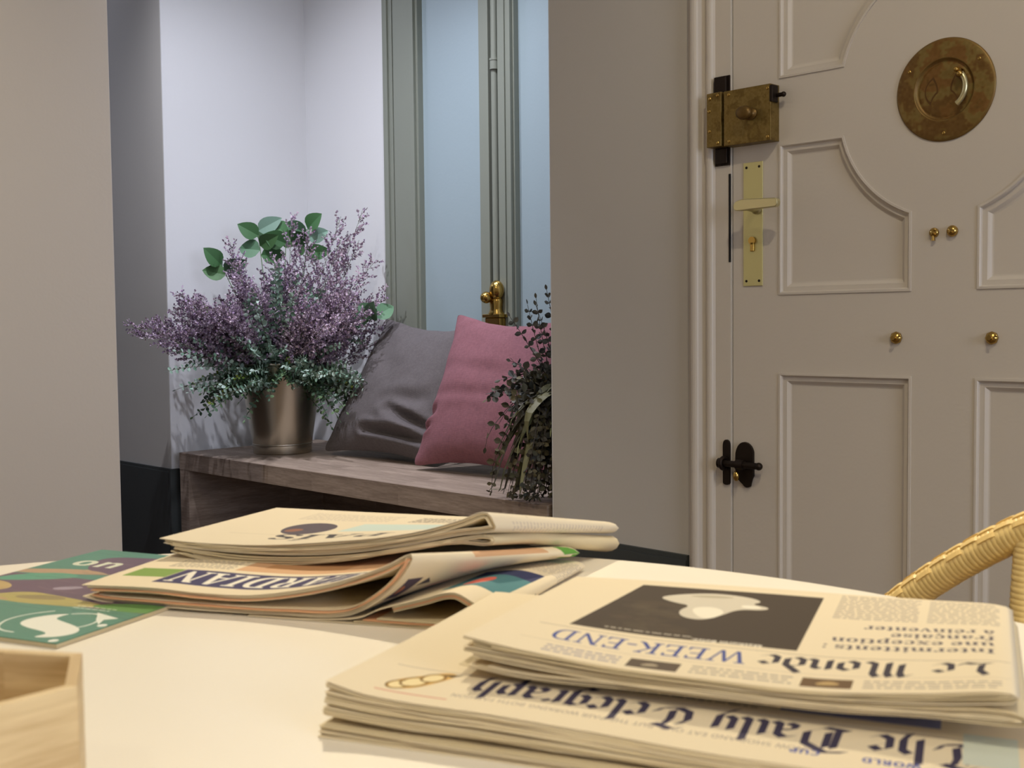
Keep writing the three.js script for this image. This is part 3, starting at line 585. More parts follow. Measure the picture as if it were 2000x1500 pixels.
// printing: a canvas of W x D metres, x along the near edge, y away from it
function printed(W, D, k, paint, paper = '#e2d3b4') {
  const c = document.createElement('canvas'); c.width = Math.round(W * k); c.height = Math.round(D * k); const x = c.getContext('2d');
  x.fillStyle = paper; x.fillRect(0, 0, c.width, c.height);
  const X = s => s * k, Y = v => (D - v) * k;
  const api = {
    x, k, X, Y,
    rect(s0, v0, s1, v1, col) { x.fillStyle = col; x.fillRect(X(s0), Y(v1), (s1 - s0) * k, (v1 - v0) * k); },
    poly(p, col) { x.fillStyle = col; x.beginPath(); p.forEach((q, i) => i ? x.lineTo(X(q[0]), Y(q[1])) : x.moveTo(X(q[0]), Y(q[1]))); x.closePath(); x.fill(); },
    blob(p, col) { x.fillStyle = col; x.beginPath(); const n = p.length; for (let i = 0; i < n; i++) { const a = p[i], b = p[(i + 1) % n], m = [(a[0] + b[0]) / 2, (a[1] + b[1]) / 2]; if (!i) { const z = p[n - 1]; x.moveTo(X((z[0] + a[0]) / 2), Y((z[1] + a[1]) / 2)); } x.quadraticCurveTo(X(a[0]), Y(a[1]), X(m[0]), Y(m[1])); } x.fill(); },
    // text read from the far side: starts at s (right) and runs left, its foot at v
    text(str, s, v, size, font, col, width) { x.save(); x.translate(X(s), Y(v)); x.rotate(Math.PI); x.font = font.replace('#', Math.round(size * k) + 'px'); x.fillStyle = col; x.textAlign = 'left'; x.textBaseline = 'alphabetic'; if (width) { const w = x.measureText(str).width || 1; x.scale(width * k / w, 1); } x.fillText(str, 0, 0); x.restore(); },
    lines(s0, v0, s1, v1, pitch, col, h = .45) { x.fillStyle = col; for (let v = v0; v < v1; v += pitch) { let s = s0; while (s < s1 - .002) { const w = Math.min(s1 - s, rr(.0025, .008)); x.fillRect(X(s), Y(v + pitch * h), w * k, pitch * h * k); s += w + .0014; } } },
    // broad-nib letters: list of [glyph, advance]; starts at s (right) and runs left, foot at v, u = x-height
    blackletter(str, s, v, u, width, col, nib = .26) {
      const G = {
        T: [1.25, [[.1, 1.3], [.35, 1.58], [.85, 1.35], [1.12, 1.6]], [[.62, 1.35], [.52, .9], [.56, .25]], [[.25, 1.2], [.06, .8], [.12, .25], [.45, .02], [.85, .15], [1.02, .5]]],
        D: [1.25, [[.3, 1.3], [.25, .1]], [[0, 1.45], [.5, 1.6], [1.02, 1.15], [1.02, .4], [.6, 0], [.02, .08]], [[.5, 1.3], [.48, .3]]],
        L: [1.0, [[.5, 1.6], [.2, 1.35], [.36, .9], [.3, .2], [.08, 0]], [[.08, .02], [.5, .12], [.75, 0], [.9, .25]]],
        M: [1.4, [[0, 1.3], [.22, 1.58], [.3, 1.2], [.27, .2], [.05, 0]], [[.3, 1.3], [.55, 1.58], [.64, 1.2], [.62, .05]], [[.64, 1.3], [.9, 1.58], [1.02, 1.25], [1.0, .2], [1.2, 0]]],
        h: [.78, [[0, 1.42], [.16, 1.58], [.16, .02]], [[.16, .8], [.4, 1], [.56, .82], [.56, .15], [.42, -.3]]],
        e: [.62, [[.55, .18], [.3, 0], [.1, .18], [.1, .82], [.33, 1], [.52, .78], [.12, .45]]],
        a: [.74, [[.08, .85], [.32, 1], [.5, .82], [.5, .14], [.66, .02]], [[.5, .55], [.14, .42], [.08, .15], [.28, .02], [.5, .22]]],
        i: [.42, [[0, .85], [.15, 1], [.15, .15], [.32, .02]], [[.1, 1.32], [.22, 1.42]]],
        l: [.42, [[0, 1.42], [.15, 1.58], [.15, .15], [.32, .02]]],
        y: [.72, [[.0, .9], [.12, 1], [.12, .25], [.3, .08], [.52, .25]], [[.52, 1], [.52, .1], [.15, -.5]]],
        g: [.7, [[.5, .9], [.3, 1], [.1, .82], [.1, .28], [.28, .1], [.5, .28]], [[.5, 1], [.52, -.15], [.3, -.5], [.05, -.36]]],
        r: [.58, [[0, .85], [.15, 1], [.15, .04], [.28, .0]], [[.15, .75], [.38, 1], [.5, .88]]],
        p: [.74, [[0, .9], [.15, 1], [.15, -.5]], [[.15, .8], [.4, 1], [.56, .8], [.56, .2], [.35, 0], [.15, .15]]],
        o: [.7, [[.32, 1], [.1, .8], [.1, .2], [.3, 0], [.54, .2], [.54, .8], [.32, 1]]],
        n: [.8, [[0, .85], [.15, 1], [.15, .02]], [[.15, .78], [.4, 1], [.56, .85], [.56, .14], [.72, .02]]],
        d: [.74, [[.4, .95], [.1, .8], [.1, .2], [.3, 0], [.54, .2], [.54, .85], [.12, 1.58]]],
      };
      let tot = 0; for (const ch of str) tot += ch === ' ' ? .5 : G[ch][0];
      x.save(); x.translate(X(s), Y(v)); x.rotate(Math.PI); x.scale(width * k / tot, -u * k); x.fillStyle = col; let cx = 0; const nx = nib * .5 * Math.cos(.72), ny = nib * .5 * Math.sin(.72);
      for (const ch of str) {
        if (ch === ' ') { cx += .5; continue; }
        for (const st of G[ch].slice(1)) for (let i = 0; i + 1 < st.length; i++) { const [a, b] = st[i], [c, d] = st[i + 1]; x.beginPath(); x.moveTo(cx + a - nx, b - ny); x.lineTo(cx + a + nx, b + ny); x.lineTo(cx + c + nx, d + ny); x.lineTo(cx + c - nx, d - ny); x.closePath(); x.fill(); }
        cx += G[ch][0];
      }
      x.restore();
    },
  };
  paint(api);
  const t = new THREE.CanvasTexture(c); t.colorSpace = THREE.SRGBColorSpace; t.wrapS = t.wrapT = THREE.ClampToEdgeWrapping; t.anisotropy = 8;
  return std({ map: t, roughness: .85 });
}
const INK = '#2b2732', GREYTXT = 'rgba(90,84,84,.55)';

// broadsheet, undermost of the pair near the viewer
{
  const g = thing('newspaper', 'thick folded broadsheet with a blackletter masthead, lying flat under the weekend paper', 'newspaper');
  const F = frame(-.589, 1.7855, -23.3), D = .275, W = .405;
  const topH = [[0, .0330], [.03, .0275], [.116, .0250], [.17, .0225], [.224, .0200], [.3, .0178], [W, .0165]], ease = t => 1 - (1 - t) ** 2.2;
  const row = f => topH.map(([x, h], i) => [x, h * f * (i === 0 && f < .9 ? .93 : 1)]);
  const farRow = f => topH.map(([x]) => [x, .0285 * f]);
  const fr = [.045, .085, .125, .165, .205, .245, .40, .44, .48, .52, .56, .66, .70, .74, .78, .82, .86, .90, .94];
  fr.forEach((f, k) => mesh('page', sheet(F, row(f), farRow(f), { D: D - .004 * rnd(), n: 60, nv: 7, th: .00085, bend: ease, v0: (k < 6 ? -.007 : k < 11 ? -.0025 : 0) + rr(-.0015, .0015), jit: .003, phase: k, wave: .0004 }), PAPERS[k % 2], g));
  const front = printed(W, D, 3600, a => {
    a.blackletter('The Daily Telegraph', .381, .0545, .0205, .299, '#38324a', .265);
    a.rect(.02, .0600, .385, .0607, 'rgba(60,50,60,.5)');
    a.text('WORLD', .352, .0225, .0085, 'bold # sans-serif', '#3a4a9a'); a.text('CUP', .300, .0225, .0085, 'bold # sans-serif', '#3a4a9a');
    a.text('NOW SHOP AND EAT OUT, BUT THE PAIR WORKING BOTH FASHION', .292, .0245, .0072, '# sans-serif', 'rgba(90,82,86,.6)', .215);
    a.rect(.028, .0125, .078, .0137, '#c8705c');
    a.x.save(); a.x.translate(0, -.008 * a.k);
    a.blob([[.030, .010], [.048, .012], [.060, .030], [.068, .048], [.058, .052], [.046, .040], [.032, .026]], '#cfa556');
    for (const [s, v, r] of [[.038, .0185, .0068], [.0455, .0265, .0080], [.0535, .0375, .0070]]) { a.x.fillStyle = '#ead7a4'; a.x.beginPath(); a.x.ellipse(a.X(s), a.Y(v), r * .8 * a.k, r * a.k, .5, 0, 7); a.x.fill(); a.x.strokeStyle = '#80602c'; a.x.lineWidth = a.k * .0017; a.x.beginPath(); a.x.ellipse(a.X(s), a.Y(v), r * a.k, r * 1.2 * a.k, .5, 0, 7); a.x.stroke(); }
    a.poly([[.056, .046], [.07, .050], [.064, .043]], '#4a3c2c');
    a.x.restore();
    a.rect(.27, .072, .36, .09, '#8083a8'); a.rect(.372, .03, .40, .07, '#ccd3c4'); a.lines(.14, .07, .26, .26, .005, GREYTXT);
  });
  mesh('front_page', sheet(F, topH, farRow(1), { D, n: 80, nv: 14, th: .0006, PL: W, PD: D, jit: .0015, phase: 40, bend: ease }), front, g);
}
// weekend paper on top of it
{
  const g = thing('newspaper', 'folded paper with a dark front photograph and blue weekend lettering, topmost by the wicker chair', 'newspaper');
  const F = frame(-.543, 1.710, -23.2), D = .222;
  const un = [[0, .0555], [.034, .0510], [.101, .0450], [.164, .0440], [.223, .0440], [.278, .0490], [.318, .0540], [.3275, .0525], [.326, .0492], [.31, .0462], [.278, .0425], [.223, .0392], [.164, .0392], [.1, .0405], [.034, .0450], [0, .0480]];
  const uf = [[0, .0470], [.034, .0480], [.101, .0490], [.164, .0495], [.223, .0495], [.278, .0500], [.320, .0500], [.3290, .0475], [.326, .0445], [.31, .0435], [.278, .0430], [.223, .0425], [.164, .0425], [.1, .0420], [.034, .0410], [0, .0405]];
  const ln = [[0, .0470], [.034, .0438], [.1, .0396], [.164, .0382], [.223, .0380], [.278, .0412], [.312, .0440], [.328, .0425], [.3335, .0385], [.328, .0362], [.31, .0352], [.278, .0345], [.223, .0320], [.164, .0318], [.1, .0316], [.034, .0312], [-.004, .0355]];
  const lf = [[0, .0395], [.034, .0400], [.1, .0410], [.164, .0415], [.223, .0415], [.278, .0420], [.312, .0425], [.328, .0405], [.3335, .0365], [.328, .0335], [.31, .0325], [.278, .032], [.223, .0315], [.164, .0315], [.1, .0315], [.034, .0312], [-.004, .0310]];
  const front = printed(.335, D, 4200, a => {
    a.poly([[.047, .072], [.062, .206], [.200, .206], [.200, .072]], '#43372a');
    for (let i = 0; i < 60; i++) { const s = rr(.068, .12), v = rr(.08, .16); a.x.fillStyle = `rgba(120,104,76,${rr(.03, .09)})`; a.x.beginPath(); a.x.ellipse(a.X(s), a.Y(v), rr(.004, .016) * a.k, rr(.003, .008) * a.k, .2, 0, 7); a.x.fill(); }
    a.blob([[.082, .172], [.100, .188], [.124, .196], [.150, .190], [.160, .180], [.152, .172], [.168, .166], [.164, .158], [.146, .156], [.138, .136], [.128, .120], [.112, .124], [.106, .140], [.112, .156], [.098, .160]], '#cfc6b2');
    a.blob([[.112, .150], [.124, .126], [.134, .126], [.140, .146], [.128, .158]], '#e9e1cc'); a.blob([[.146, .168], [.160, .168], [.162, .162], [.148, .160]], '#ece5d2'); a.blob([[.1, .182], [.124, .190], [.142, .186], [.12, .18]], '#b2a890');
    a.text('Mathurin Bolze,', .178, .0765, .0062, 'bold # sans-serif', '#efe7d4'); a.lines(.07, .0785, .13, .0825, .004, 'rgba(235,226,206,.75)');
    a.rect(.028, .0645, .325, .0651, 'rgba(70,60,60,.8)'); a.rect(.028, .0285, .325, .0289, 'rgba(120,110,110,.6)');
    a.blackletter('Le Monde', .316, .0590, .0185, .136, '#38323c', .245);
    a.text('WEEK-END', .174, .0580, .0325, '# serif', '#44508f', .130);
    a.text('Intermittents :', .317, .0925, .0150, 'bold # serif', '#645c60', .104); a.text('une exception', .317, .1085, .0150, 'bold # serif', '#645c60', .100);
    a.text('fran\u00e7aise', .317, .1245, .0150, 'bold # serif', '#645c60', .064); a.text('\u00e0 r\u00e9inventer', .317, .1405, .0150, 'bold # serif', '#645c60', .082);
    a.lines(.212, .155, .268, .215, .0046, 'rgba(120,112,108,.55)'); a.lines(.274, .155, .32, .215, .0046, 'rgba(120,112,108,.5)');
    a.rect(.106, .006, .138, .022, '#5a4c3e'); a.blob([[.112, .010], [.12, .018], [.128, .012]], '#a89a80'); a.rect(.211, .006, .240, .022, '#6a5236'); a.blob([[.216, .01], [.226, .02], [.236, .012]], '#b79a66');
    a.lines(.05, .008, .1, .022, .0055, 'rgba(96,96,136,.55)'); a.lines(.145, .008, .206, .022, .0055, 'rgba(110,104,104,.5)'); a.lines(.246, .008, .32, .022, .0055, 'rgba(110,104,104,.5)');
  });
  mesh('front_page', sheet(F, un, uf, { D, n: 120, nv: 16, th: .0007, PL: .335, PD: D, jit: .001, phase: 51 }), front, g);
  for (let k = 1; k <= 3; k++) mesh('page', sheet(F, un, uf, { D: D - .002 * k, n: 100, nv: 6, th: .0007, inset: .00115 * k, s0: .004 * k, s1: 1 - .01 * k, jit: .0025, phase: 60 + k, v0: rr(-.001, .003) }), PAPERS[k % 2], g);
  for (let k = 0; k <= 3; k++) mesh('page', sheet(F, ln, lf, { D: D - .002 * k, n: 100, nv: 6, th: .0007, inset: .00115 * k, s0: .004 * k, s1: 1 - .01 * k, jit: .0025, phase: 70 + k, v0: rr(-.002, .002) }), PAPERS[(k + 1) % 2], g);
}
// curled paper of the far pile, its insert section, and the paper lying across them
{
  const F = frame(-1.017, 1.74, -28.5), D = .25;
  const gn = [[-.011, .0192], [.065, .0207], [.112, .0190], [.158, .0194], [.203, .0257], [.247, .0362], [.29, .0517], [.3154, .0635], [.3165, .060], [.304, .0393], [.2826, .0208], [.261, .0088], [.239, .0046], [.2, .0037], [.158, .0030], [.0645, .0034], [.01, .0045], [-.0105, .0081]];
  const gf = [[0, .0220], [.07, .0222], [.13, .0222], [.19, .0225], [.25, .0230], [.3, .0240], [.35, .0250], [.390, .0245], [.3995, .0195], [.391, .0150], [.37, .0140], [.33, .0138], [.3, .0132], [.25, .0120], [.2, .0105], [.1, .0045], [.04, .0030], [0, .0022]];
  const g = thing('newspaper', 'newspaper with a navy masthead, curling up to a ridge, lying over the magazine', 'newspaper');
  const front = printed(.46, D, 3200, a => {
    a.rect(.058, .020, .285, .074, '#3b365c'); a.rect(.012, .040, .057, .074, '#7d9a4a');
    a.text('GUARDIAN', .280, .0680, .0580, 'bold # serif', '#e8e2d2', .216);
    a.rect(.10, .084, .34, .2, '#cfa47c'); a.rect(.12, .1, .2, .18, '#b98a5e'); a.lines(.03, .085, .095, .19, .005, GREYTXT);
    a.blob([[.325, .226], [.345, .222], [.37, .228], [.372, .25], [.33, .25]], '#5f983c');
    // outer side of the ridge
    a.rect(.360, .010, .392, .030, '#4a3f52'); a.blob([[.366, .012], [.376, .022], [.386, .014]], '#a4664e'); a.poly([[.362, .040], [.374, .034], [.372, .052]], '#3c3846');
    a.blob([[.39, .02], [.43, .02], [.44, .22], [.40, .24]], '#3f3c5c'); a.blob([[.375, .06], [.392, .06], [.395, .11], [.378, .11]], '#d8b8a4'); a.lines(.36, .08, .38, .22, .005, 'rgba(120,112,118,.35)');
  });
  mesh('front_page', sheet(F, gn, gf, { D, n: 130, nv: 16, th: .0007, PL: .46, PD: D, jit: .0012, phase: 81 }), front, g);
  const cols = [PAPER, PAPER2, SALMON, PAPER];
  for (let k = 1; k <= 4; k++) mesh('page', sheet(F, gn, gf, { D: D - .003 * k, n: 130, nv: 6, th: .0008, inset: .00135 * k, s0: .004 * k, s1: 1 - .006 * k, jit: .002, phase: 90 + k, v0: k === 3 ? -.0015 : .001 }), k === 3 ? SALMON : cols[k - 1], g);

  const i = thing('newspaper_section', 'rounded newspaper section with a teal and coral picture, undermost of the far pile', 'newspaper');
  const an = [[.16, .0014], [.22, .0022], [.2658, .0064], [.2848, .0146], [.3267, .0268], [.3432, .0322], [.354, .0330], [.3674, .0268], [.3806, .0165], [.3825, .0085], [.3740, .0018], [.34, .0008], [.25, .0006], [.16, .0006]];
  const af = [[.16, .0030], [.22, .0046], [.27, .0072], [.3, .0088], [.34, .0108], [.365, .0114], [.385, .0114], [.397, .0104], [.4045, .0076], [.4045, .0038], [.393, .0010], [.34, .0008], [.25, .0006], [.16, .0006]];
  const art = printed(.32, D, 3200, a => {
    a.rect(.165, .045, .222, .155, '#4d7f84'); a.rect(.165, .12, .222, .155, '#353a60'); a.blob([[.176, .06], [.19, .055], [.2, .08], [.196, .105], [.18, .1]], '#e06a58');
    a.rect(.235, .030, .252, .085, '#a29d94'); for (let q = 0; q < 14; q++) a.rect(.235, .032 + q * .0038, .252, .0335 + q * .0038, '#6d6962'); a.rect(.235, .095, .252, .112, '#54504e');
    a.lines(.18, .17, .26, .24, .005, 'rgba(120,112,118,.4)');
  });
  mesh('front_page', sheet(F, an, af, { D, n: 110, nv: 12, th: .0007, PL: .32, PD: D, jit: .001, phase: 101 }), art, i);
  for (let k = 1; k <= 3; k++) mesh('page', sheet(F, an, af, { D: D - .002 * k, n: 110, nv: 6, th: .0008, inset: .0016 * k, s0: .30, s1: .80 - .02 * k, jit: .0015, phase: 105 + k }), k === 2 ? SALMON : PAPER2, i);

  const P = frame(-1.08, 1.64, -28.5), PD = .235;
  const p = thing('newspaper', 'folded paper with pale blue front banner lying on top of the far pile', 'newspaper');
  const n1 = [[.0006, .0410], [.034, .0388], [.119, .0396], [.199, .0470], [.247, .0530], [.287, .0610], [.325, .0726], [.346, .0810], [.3525, .0800], [.358, .072], [.3600, .0650], [.352, .0620], [.325, .0580], [.28, .0480], [.22, .0372], [.166, .0315], [.098, .0300], [.034, .0325], [.005, .0360]];
  const f1 = [[.006, .0355], [.06, .0350], [.12, .0345], [.19, .0342], [.245, .0340], [.3, .0342], [.36, .0348], [.405, .0350], [.419, .0338], [.4265, .030], [.4265, .0260], [.419, .0225], [.40, .0212], [.35, .0225], [.3, .0240], [.23, .0255], [.15, .0262], [.07, .0268], [.006, .0280]];
  const n2 = [[.012, .0345], [.05, .0300], [.098, .0272], [.166, .0295], [.22, .0352], [.28, .0462], [.325, .0560], [.347, .0595], [.3565, .0575], [.3575, .0520], [.350, .0490], [.325, .0495], [.28, .0428], [.22, .0300], [.166, .0222], [.098, .0190], [.05, .0200], [.012, .0275]];
  const f2 = [[.006, .0262], [.05, .0255], [.11, .0248], [.18, .0240], [.24, .0228], [.3, .0212], [.36, .0195], [.405, .0190], [.422, .0180], [.4275, .0120], [.424, .0050], [.415, .0015], [.39, .0020], [.33, .0090], [.25, .0140], [.15, .0165], [.07, .0172], [.006, .0175]];
  const fp = printed(.42, PD, 3200, a => {
    a.rect(0, 0, .42, PD, '#d9ccb2');
    a.text('EL', .300, .066, .044, 'bold # serif', INK, .045); a.text('PA\u00cdS', .222, .066, .044, 'bold # serif', '#38343a', .128);
    a.rect(.145, .088, .32, .145, '#bcccc6'); a.x.fillStyle = '#504650'; a.x.beginPath(); a.x.ellipse(a.X(.105), a.Y(.105), .026 * a.k, .040 * a.k, -.2, 0, 7); a.x.fill(); a.blob([[.085, .085], [.1, .08], [.105, .1], [.09, .105]], '#8a5c48');
    a.blob([[.27, .07], [.32, .075], [.325, .09], [.28, .088]], '#d9bb5a'); a.lines(.06, .165, .16, .21, .006, 'rgba(150,140,134,.4)'); a.lines(.18, .165, .34, .20, .0085, 'rgba(70,64,66,.6)', .6);
    a.rect(.04, .062, .36, .0626, 'rgba(90,80,80,.5)'); a.lines(.365, .03, .385, .2, .006, 'rgba(120,112,118,.2)');
  });
  const bend2 = t => t < .35 ? t * .75 : .2625 + (t - .35) * 1.1346;
  mesh('front_page', sheet(P, n1, f1, { D: PD, n: 140, nv: 16, th: .0007, PL: .42, PD, jit: .0012, phase: 121 }), fp, p);
  for (let k = 1; k <= 4; k++) mesh('page', sheet(P, n1, f1, { D: PD - .003 * k, n: 140, nv: 8, th: .0008, inset: .0013 * k, s0: .006 * k * rnd() + .004, s1: 1 - .012 * k, jit: .002, phase: 130 + k, v0: rr(-.001, .003) }), PAPERS[k % 2], p);
  for (let k = 0; k <= 3; k++) mesh('page', sheet(P, n2, f2, { D: PD - .002 * k, n: 140, nv: 8, th: .0008, inset: .0012 * k, s0: .004 * k, s1: 1 - .012 * k, jit: .002, phase: 140 + k, v0: rr(-.001, .003), bend: bend2 }), PAPERS[(k + 1) % 2], p);
}
// glossy magazine under the far pile
{
  const g = thing('magazine', 'glossy green and purple illustrated magazine half under the far pile', 'magazine');
  const W = .247, D = .316, ang = -22 * Math.PI / 180, c = Math.cos(ang), s = Math.sin(ang), ox = -.915 - c * .235 - .010 * s, oz = 1.819 - s * .235 + .010 * c;
  const F = (x, h, v) => V(ox + c * x + s * v, TY + h, oz + s * x - c * v);
  const cover = printed(W, D, 3800, a => {
    a.rect(0, 0, W, .11, '#5d8f7a'); a.rect(0, .10, W, .2, '#6e5666'); a.rect(0, .19, W, D, '#568c79');
    // soft-edged painted shapes of the cover picture
    a.blob([[-.02, .20], [.04, .222], [.11, .232], [.13, .218], [.07, .205], [.0, .19]], '#b99a78'); a.blob([[.0, .17], [.03, .2], [.07, .207], [.085, .192], [.05, .17], [.01, .155]], '#5da184');
    a.blob([[.03, .285], [.10, .297], [.20, .32], [.25, .30], [.25, .2], [.12, .205], [.09, .222], [.06, .224]], '#6a5266'); a.blob([[.15, .2], [.25, .25], [.26, .14], [.14, .13]], '#75586a');
    a.blob([[.09, .15], [.115, .165], [.125, .158], [.105, .142]], '#a697a6'); a.blob([[-.02, .15], [.02, .158], [.05, .144], [.055, .126], [.03, .12], [-.02, .13]], '#c9ac6e'); a.blob([[-.02, .122], [.02, .128], [.05, .112], [.03, .10], [-.02, .10]], '#c59a72');
    a.blob([[.05, .10], [.08, .132], [.13, .125], [.17, .118], [.21, .108], [.16, .096], [.1, .092]], '#b9ab62'); a.blob([[.08, .112], [.12, .128], [.15, .116], [.1, .104]], '#9b8a58'); a.blob([[.18, .112], [.22, .13], [.26, .128], [.26, .1], [.19, .1]], '#6a9a58'); a.blob([[-.02, .1], [.06, .108], [.1, .098], [.05, .088], [-.02, .086]], '#bfa070');
    for (let i = 0; i < 260; i++) { const q = rr(0, W), w = rr(.08, D); a.x.strokeStyle = `rgba(${pick(['30,60,52', '200,190,150', '60,40,52', '120,170,140'])},${rr(.04, .13)})`; a.x.lineWidth = rr(.0008, .003) * a.k; a.x.beginPath(); a.x.moveTo(a.X(q), a.Y(w)); a.x.quadraticCurveTo(a.X(q + rr(.01, .03)), a.Y(w + rr(-.01, .01)), a.X(q + rr(.03, .06)), a.Y(w + rr(-.012, .012))); a.x.stroke(); }
    a.text('uo', .086, .2635, .044, 'bold # sans-serif', '#dfe3cc', .064);
    // large white swash letter with its ring strokes
    const up = (p, d = .010) => p.map(q => [q[0], q[1] + d]);
    a.blob(up([[.188, .068], [.173, .060], [.163, .042], [.168, .026], [.188, .018], [.206, .015], [.218, .010], [.212, -.004], [.232, .004], [.239, .018], [.234, .030], [.220, .038], [.199, .045], [.186, .050], [.184, .060]]), '#f4f4e6');
    a.x.strokeStyle = '#eef2e4'; a.x.lineCap = 'round'; a.x.lineWidth = .0022 * a.k;
    const curve = (p) => { a.x.beginPath(); a.x.moveTo(a.X(p[0][0]), a.Y(p[0][1] + .01)); a.x.quadraticCurveTo(a.X(p[1][0]), a.Y(p[1][1] + .01), a.X(p[2][0]), a.Y(p[2][1] + .01)); a.x.stroke(); };
    curve([[.188, .068], [.215, .086], [.226, .058]]); curve([[.226, .058], [.232, .046], [.226, .034]]); curve([[.150, .03], [.160, .002], [.186, .004]]); curve([[.150, .03], [.145, .05], [.165, .07]]);
    a.poly(up([[.205, .080], [.238, .070], [.229, .062], [.236, .048], [.222, .060], [.214, .070]]), '#eef2e4'); a.x.fillStyle = '#f2f4e8'; for (const [q, w] of [[.241, .047], [.238, -.004]]) { a.x.beginPath(); a.x.arc(a.X(q), a.Y(w + .01), .0042 * a.k, 0, 7); a.x.fill(); }
    a.lines(.17, .096, .215, .103, .006, 'rgba(238,242,228,.7)', .35);
  }, '#5f8a70');
  cover.roughness = .3;
  const row = h => [[0, h], [.06, h], [.12, h], [.18, h], [W, h]];
  mesh('cover', sheet(F, row(.0045), row(.0045), { D, n: 30, nv: 16, th: .0006, PL: W, PD: D }), cover, g);
  for (let k = 0; k < 3; k++) mesh('page', sheet(F, row(.0013 + .0011 * k), row(.0013 + .0011 * k), { D: D - .001, n: 24, nv: 6, th: .0009, v0: .0006 }), PAPER2, g);
}
// six-sided light wood box
{
  const g = thing('wooden_box', 'open six-sided box of pale smooth wood at the near side of the table', 'box');
  const cx = -.5797, cz = 2.0017, h = .085, s = .0590, a0 = Math.atan2(1.9428 - cz, -.5835 - cx), th = .0055;
  const ring = r => Array.from({ length: 6 }, (_, i) => [cx + r * Math.cos(a0 + i * Math.PI / 3), cz + r * Math.sin(a0 + i * Math.PI / 3)]);
  const O = ring(s), I = ring(s - th * 1.1547);
  for (let i = 0; i < 6; i++) {
    const j = (i + 1) % 6, sh = new THREE.Shape(); [O[i], O[j], I[j], I[i]].forEach((p, k) => k ? sh.lineTo(p[0], -p[1]) : sh.moveTo(p[0], -p[1])); sh.closePath();
    const e = new THREE.ExtrudeGeometry(sh, { depth: h - .0014, bevelEnabled: true, bevelSize: .0002, bevelThickness: .0006, bevelSegments: 1 }); e.rotateX(-Math.PI / 2); mv(e, 0, TY + .0007, 0);
    // uv along the wall
    const p = e.attributes.position, uv = e.attributes.uv, dx = O[j][0] - O[i][0], dz = O[j][1] - O[i][1], l = Math.hypot(dx, dz);
    for (let k = 0; k < p.count; k++) uv.setXY(k, ((p.getX(k) - O[i][0]) * dx + (p.getZ(k) - O[i][1]) * dz) / l + i * .13, p.getY(k) + i * .05 + .4 * Math.hypot(p.getX(k) - cx, p.getZ(k) - cz));
    mesh('side', e, M.bamboo, g);
  }
  const b = new THREE.Shape(); I.forEach((p, k) => k ? b.lineTo(p[0], -p[1]) : b.moveTo(p[0], -p[1])); b.closePath(); const e = new THREE.ExtrudeGeometry(b, { depth: .005, bevelEnabled: false }); e.rotateX(-Math.PI / 2); mv(e, 0, TY + .001, 0); mesh('bottom', e, M.bamboo, g);
}

// ---------------------------------------------------------------- wicker chair beyond the table
function wrapped(curve, len, r0, pitch, mat, name, parent) {
  const n = Math.round(len / pitch * 6), m = 20, fr = curve.computeFrenetFrames(n), pos = [], idx = [];
  for (let i = 0; i <= n; i++) { const c = curve.getPointAt(i / n), w = Math.abs(Math.sin(Math.PI * i / 6)) ** .55; const r = r0 + .0006 * w + .0003 * N3(Math.floor(i / 6) * 1.7, 3); for (let j = 0; j <= m; j++) { const a = j / m * Math.PI * 2, q = c.clone().addScaledVector(fr.normals[i], r * Math.cos(a)).addScaledVector(fr.binormals[i], r * Math.sin(a)); pos.push(q.x, q.y, q.z); } }
  for (let i = 0; i < n; i++) for (let j = 0; j < m; j++) { const a = i * (m + 1) + j; idx.push(a, a + 1, a + m + 2, a, a + m + 2, a + m + 1); }
  const g = new THREE.BufferGeometry(); g.setAttribute('position', new THREE.Float32BufferAttribute(pos, 3)); g.setIndex(idx); g.computeVertexNormals();
  // make the faces look outwards
  const nn = g.attributes.normal, c0 = curve.getPointAt(0), q0 = V(pos[0], pos[1], pos[2]).sub(c0); if (q0.dot(V(nn.getX(0), nn.getY(0), nn.getZ(0))) < 0) { g.setIndex(idx.map((v, i, A) => i % 3 === 1 ? A[i + 1] : i % 3 === 2 ? A[i - 1] : v)); g.computeVertexNormals(); }
  return mesh(name, g, mat, parent);
}
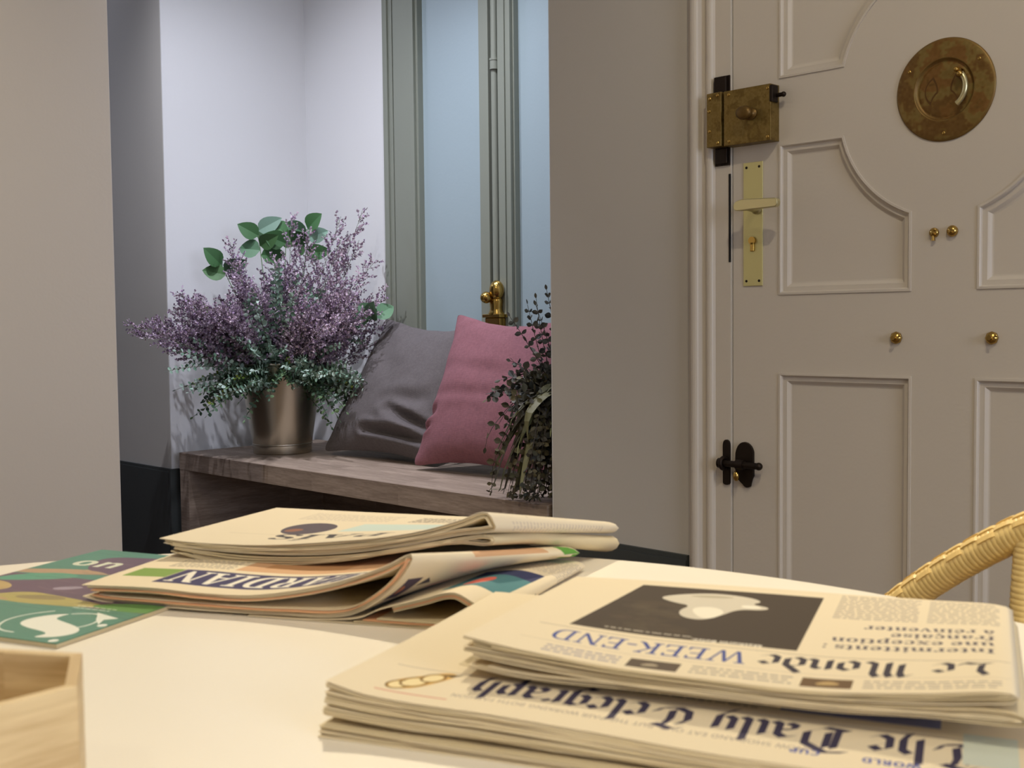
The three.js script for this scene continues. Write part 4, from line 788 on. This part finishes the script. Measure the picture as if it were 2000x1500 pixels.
{
  const ch = thing('wicker_chair', 'honey coloured cane-wrapped wicker chair with an arched back beyond the table', 'chair');
  const mx = -.27, half = [[-.765, .47, .905], [-.735, .54, .905], [-.69, .605, .908], [-.636, .658, .913], [-.57, .710, .922], [-.48, .766, .938], [-.38, .808, .950], [-.27, .822, .954]];
  const pts = [...half, ...half.slice(0, -1).reverse().map(p => [2 * mx - p[0], p[1], p[2]])].map(p => V(...p));
  const c = new THREE.CatmullRomCurve3(pts); const len = c.getLength();
  const hoop = wrapped(c, len, .0182, .0062, M.rattan, 'back_hoop', ch);
  // flat canes woven lengthwise over and under the wraps along the top of the hoop
  const weave = [];
  const sections = Math.round(len / .047);
  for (let k = 0; k < sections; k++) for (let row = 0; row < 4; row++) {
    const t0 = (k + (row % 2 ? .5 : 0) + .04) / sections, t1 = t0 + .56 / sections; if (t1 > .995) continue;
    const a = (row - 1.5) * .31 + .66, P = [], Nn = [], S = [];
    for (let i = 0; i <= 8; i++) {
      const t = t0 + (t1 - t0) * i / 8, q = c.getPointAt(t), tg = c.getTangentAt(t), side = tg.clone().cross(V(0, 1, 0)).normalize(), up = side.clone().cross(tg).normalize();
      const d = up.clone().multiplyScalar(Math.cos(a)).addScaledVector(side, Math.sin(a)), sd = tg.clone().cross(d).normalize(), e = Math.sin(Math.PI * i / 8);
      P.push(q.clone().addScaledVector(d, .0180 + .0022 * Math.min(1, e * 2))); Nn.push(d); S.push(sd);
    }
    const pos = [], w = .0027; for (let i = 0; i < 8; i++) { const q = (i, s, dn) => P[i].clone().addScaledVector(S[i], s * w).addScaledVector(Nn[i], dn); const quad = (a, b, c, d) => pos.push(...a.toArray(), ...b.toArray(), ...c.toArray(), ...a.toArray(), ...c.toArray(), ...d.toArray()); quad(q(i, -1, 0), q(i + 1, -1, 0), q(i + 1, 1, 0), q(i, 1, 0)); quad(q(i, 1, 0), q(i + 1, 1, 0), q(i + 1, 1, -.003), q(i, 1, -.003)); quad(q(i, -1, -.003), q(i + 1, -1, -.003), q(i + 1, -1, 0), q(i, -1, 0)); }
    const g = new THREE.BufferGeometry(); g.setAttribute('position', new THREE.Float32BufferAttribute(pos, 3)); g.computeVertexNormals();
    { const nn = g.attributes.normal; if (V(nn.getX(0), nn.getY(0), nn.getZ(0)).dot(Nn[0]) < 0) { const p = g.attributes.position.array; for (let i = 0; i < p.length; i += 9) for (let k = 0; k < 3; k++) { const z = p[i + 3 + k]; p[i + 3 + k] = p[i + 6 + k]; p[i + 6 + k] = z; } g.computeVertexNormals(); } }
    weave.push(g);
  }
  weave.forEach(g => mesh('cane_strip', g, M.rattanDark, hoop));
  const seat = mesh('seat', mv(lathe([[0, -.02], [.2, -.022], [.225, -.012], [.23, 0], [.222, .012], [.2, .015], [0, .010]], 64).scale(1.05, 1, 1), mx, .44, 1.13), M.rattan, ch);
  for (const x of [-.485, 2 * mx + .485]) { const q = new THREE.LineCurve3(V(x, .762, .936), V(x < mx ? x - .012 : x + .012, .44, .945)); wrapped(q, .32, .0165, .0062, M.rattan, 'back_post', ch); }
  for (const x of [-.765, 2 * mx + .765]) wrapped(new THREE.LineCurve3(V(x, .47, .905), V(x, .01, .90)), .46, .0175, .0062, M.rattan, 'leg', ch);
  for (const x of [-.47, -.07]) wrapped(new THREE.LineCurve3(V(x, .43, 1.28), V(x, .01, 1.30)), .42, .0165, .0062, M.rattan, 'leg', ch);
  for (const x of [-.5, -.04]) wrapped(new THREE.CatmullRomCurve3([V(x < mx ? -.765 : 2 * mx + .765, .43, .905), V(x, .42, 1.0), V(x + (x < mx ? .06 : -.06), .42, 1.12)]), .35, .014, .0062, M.rattan, 'seat_rail', ch);
  void seat;
}

renderer.render(scene, camera);
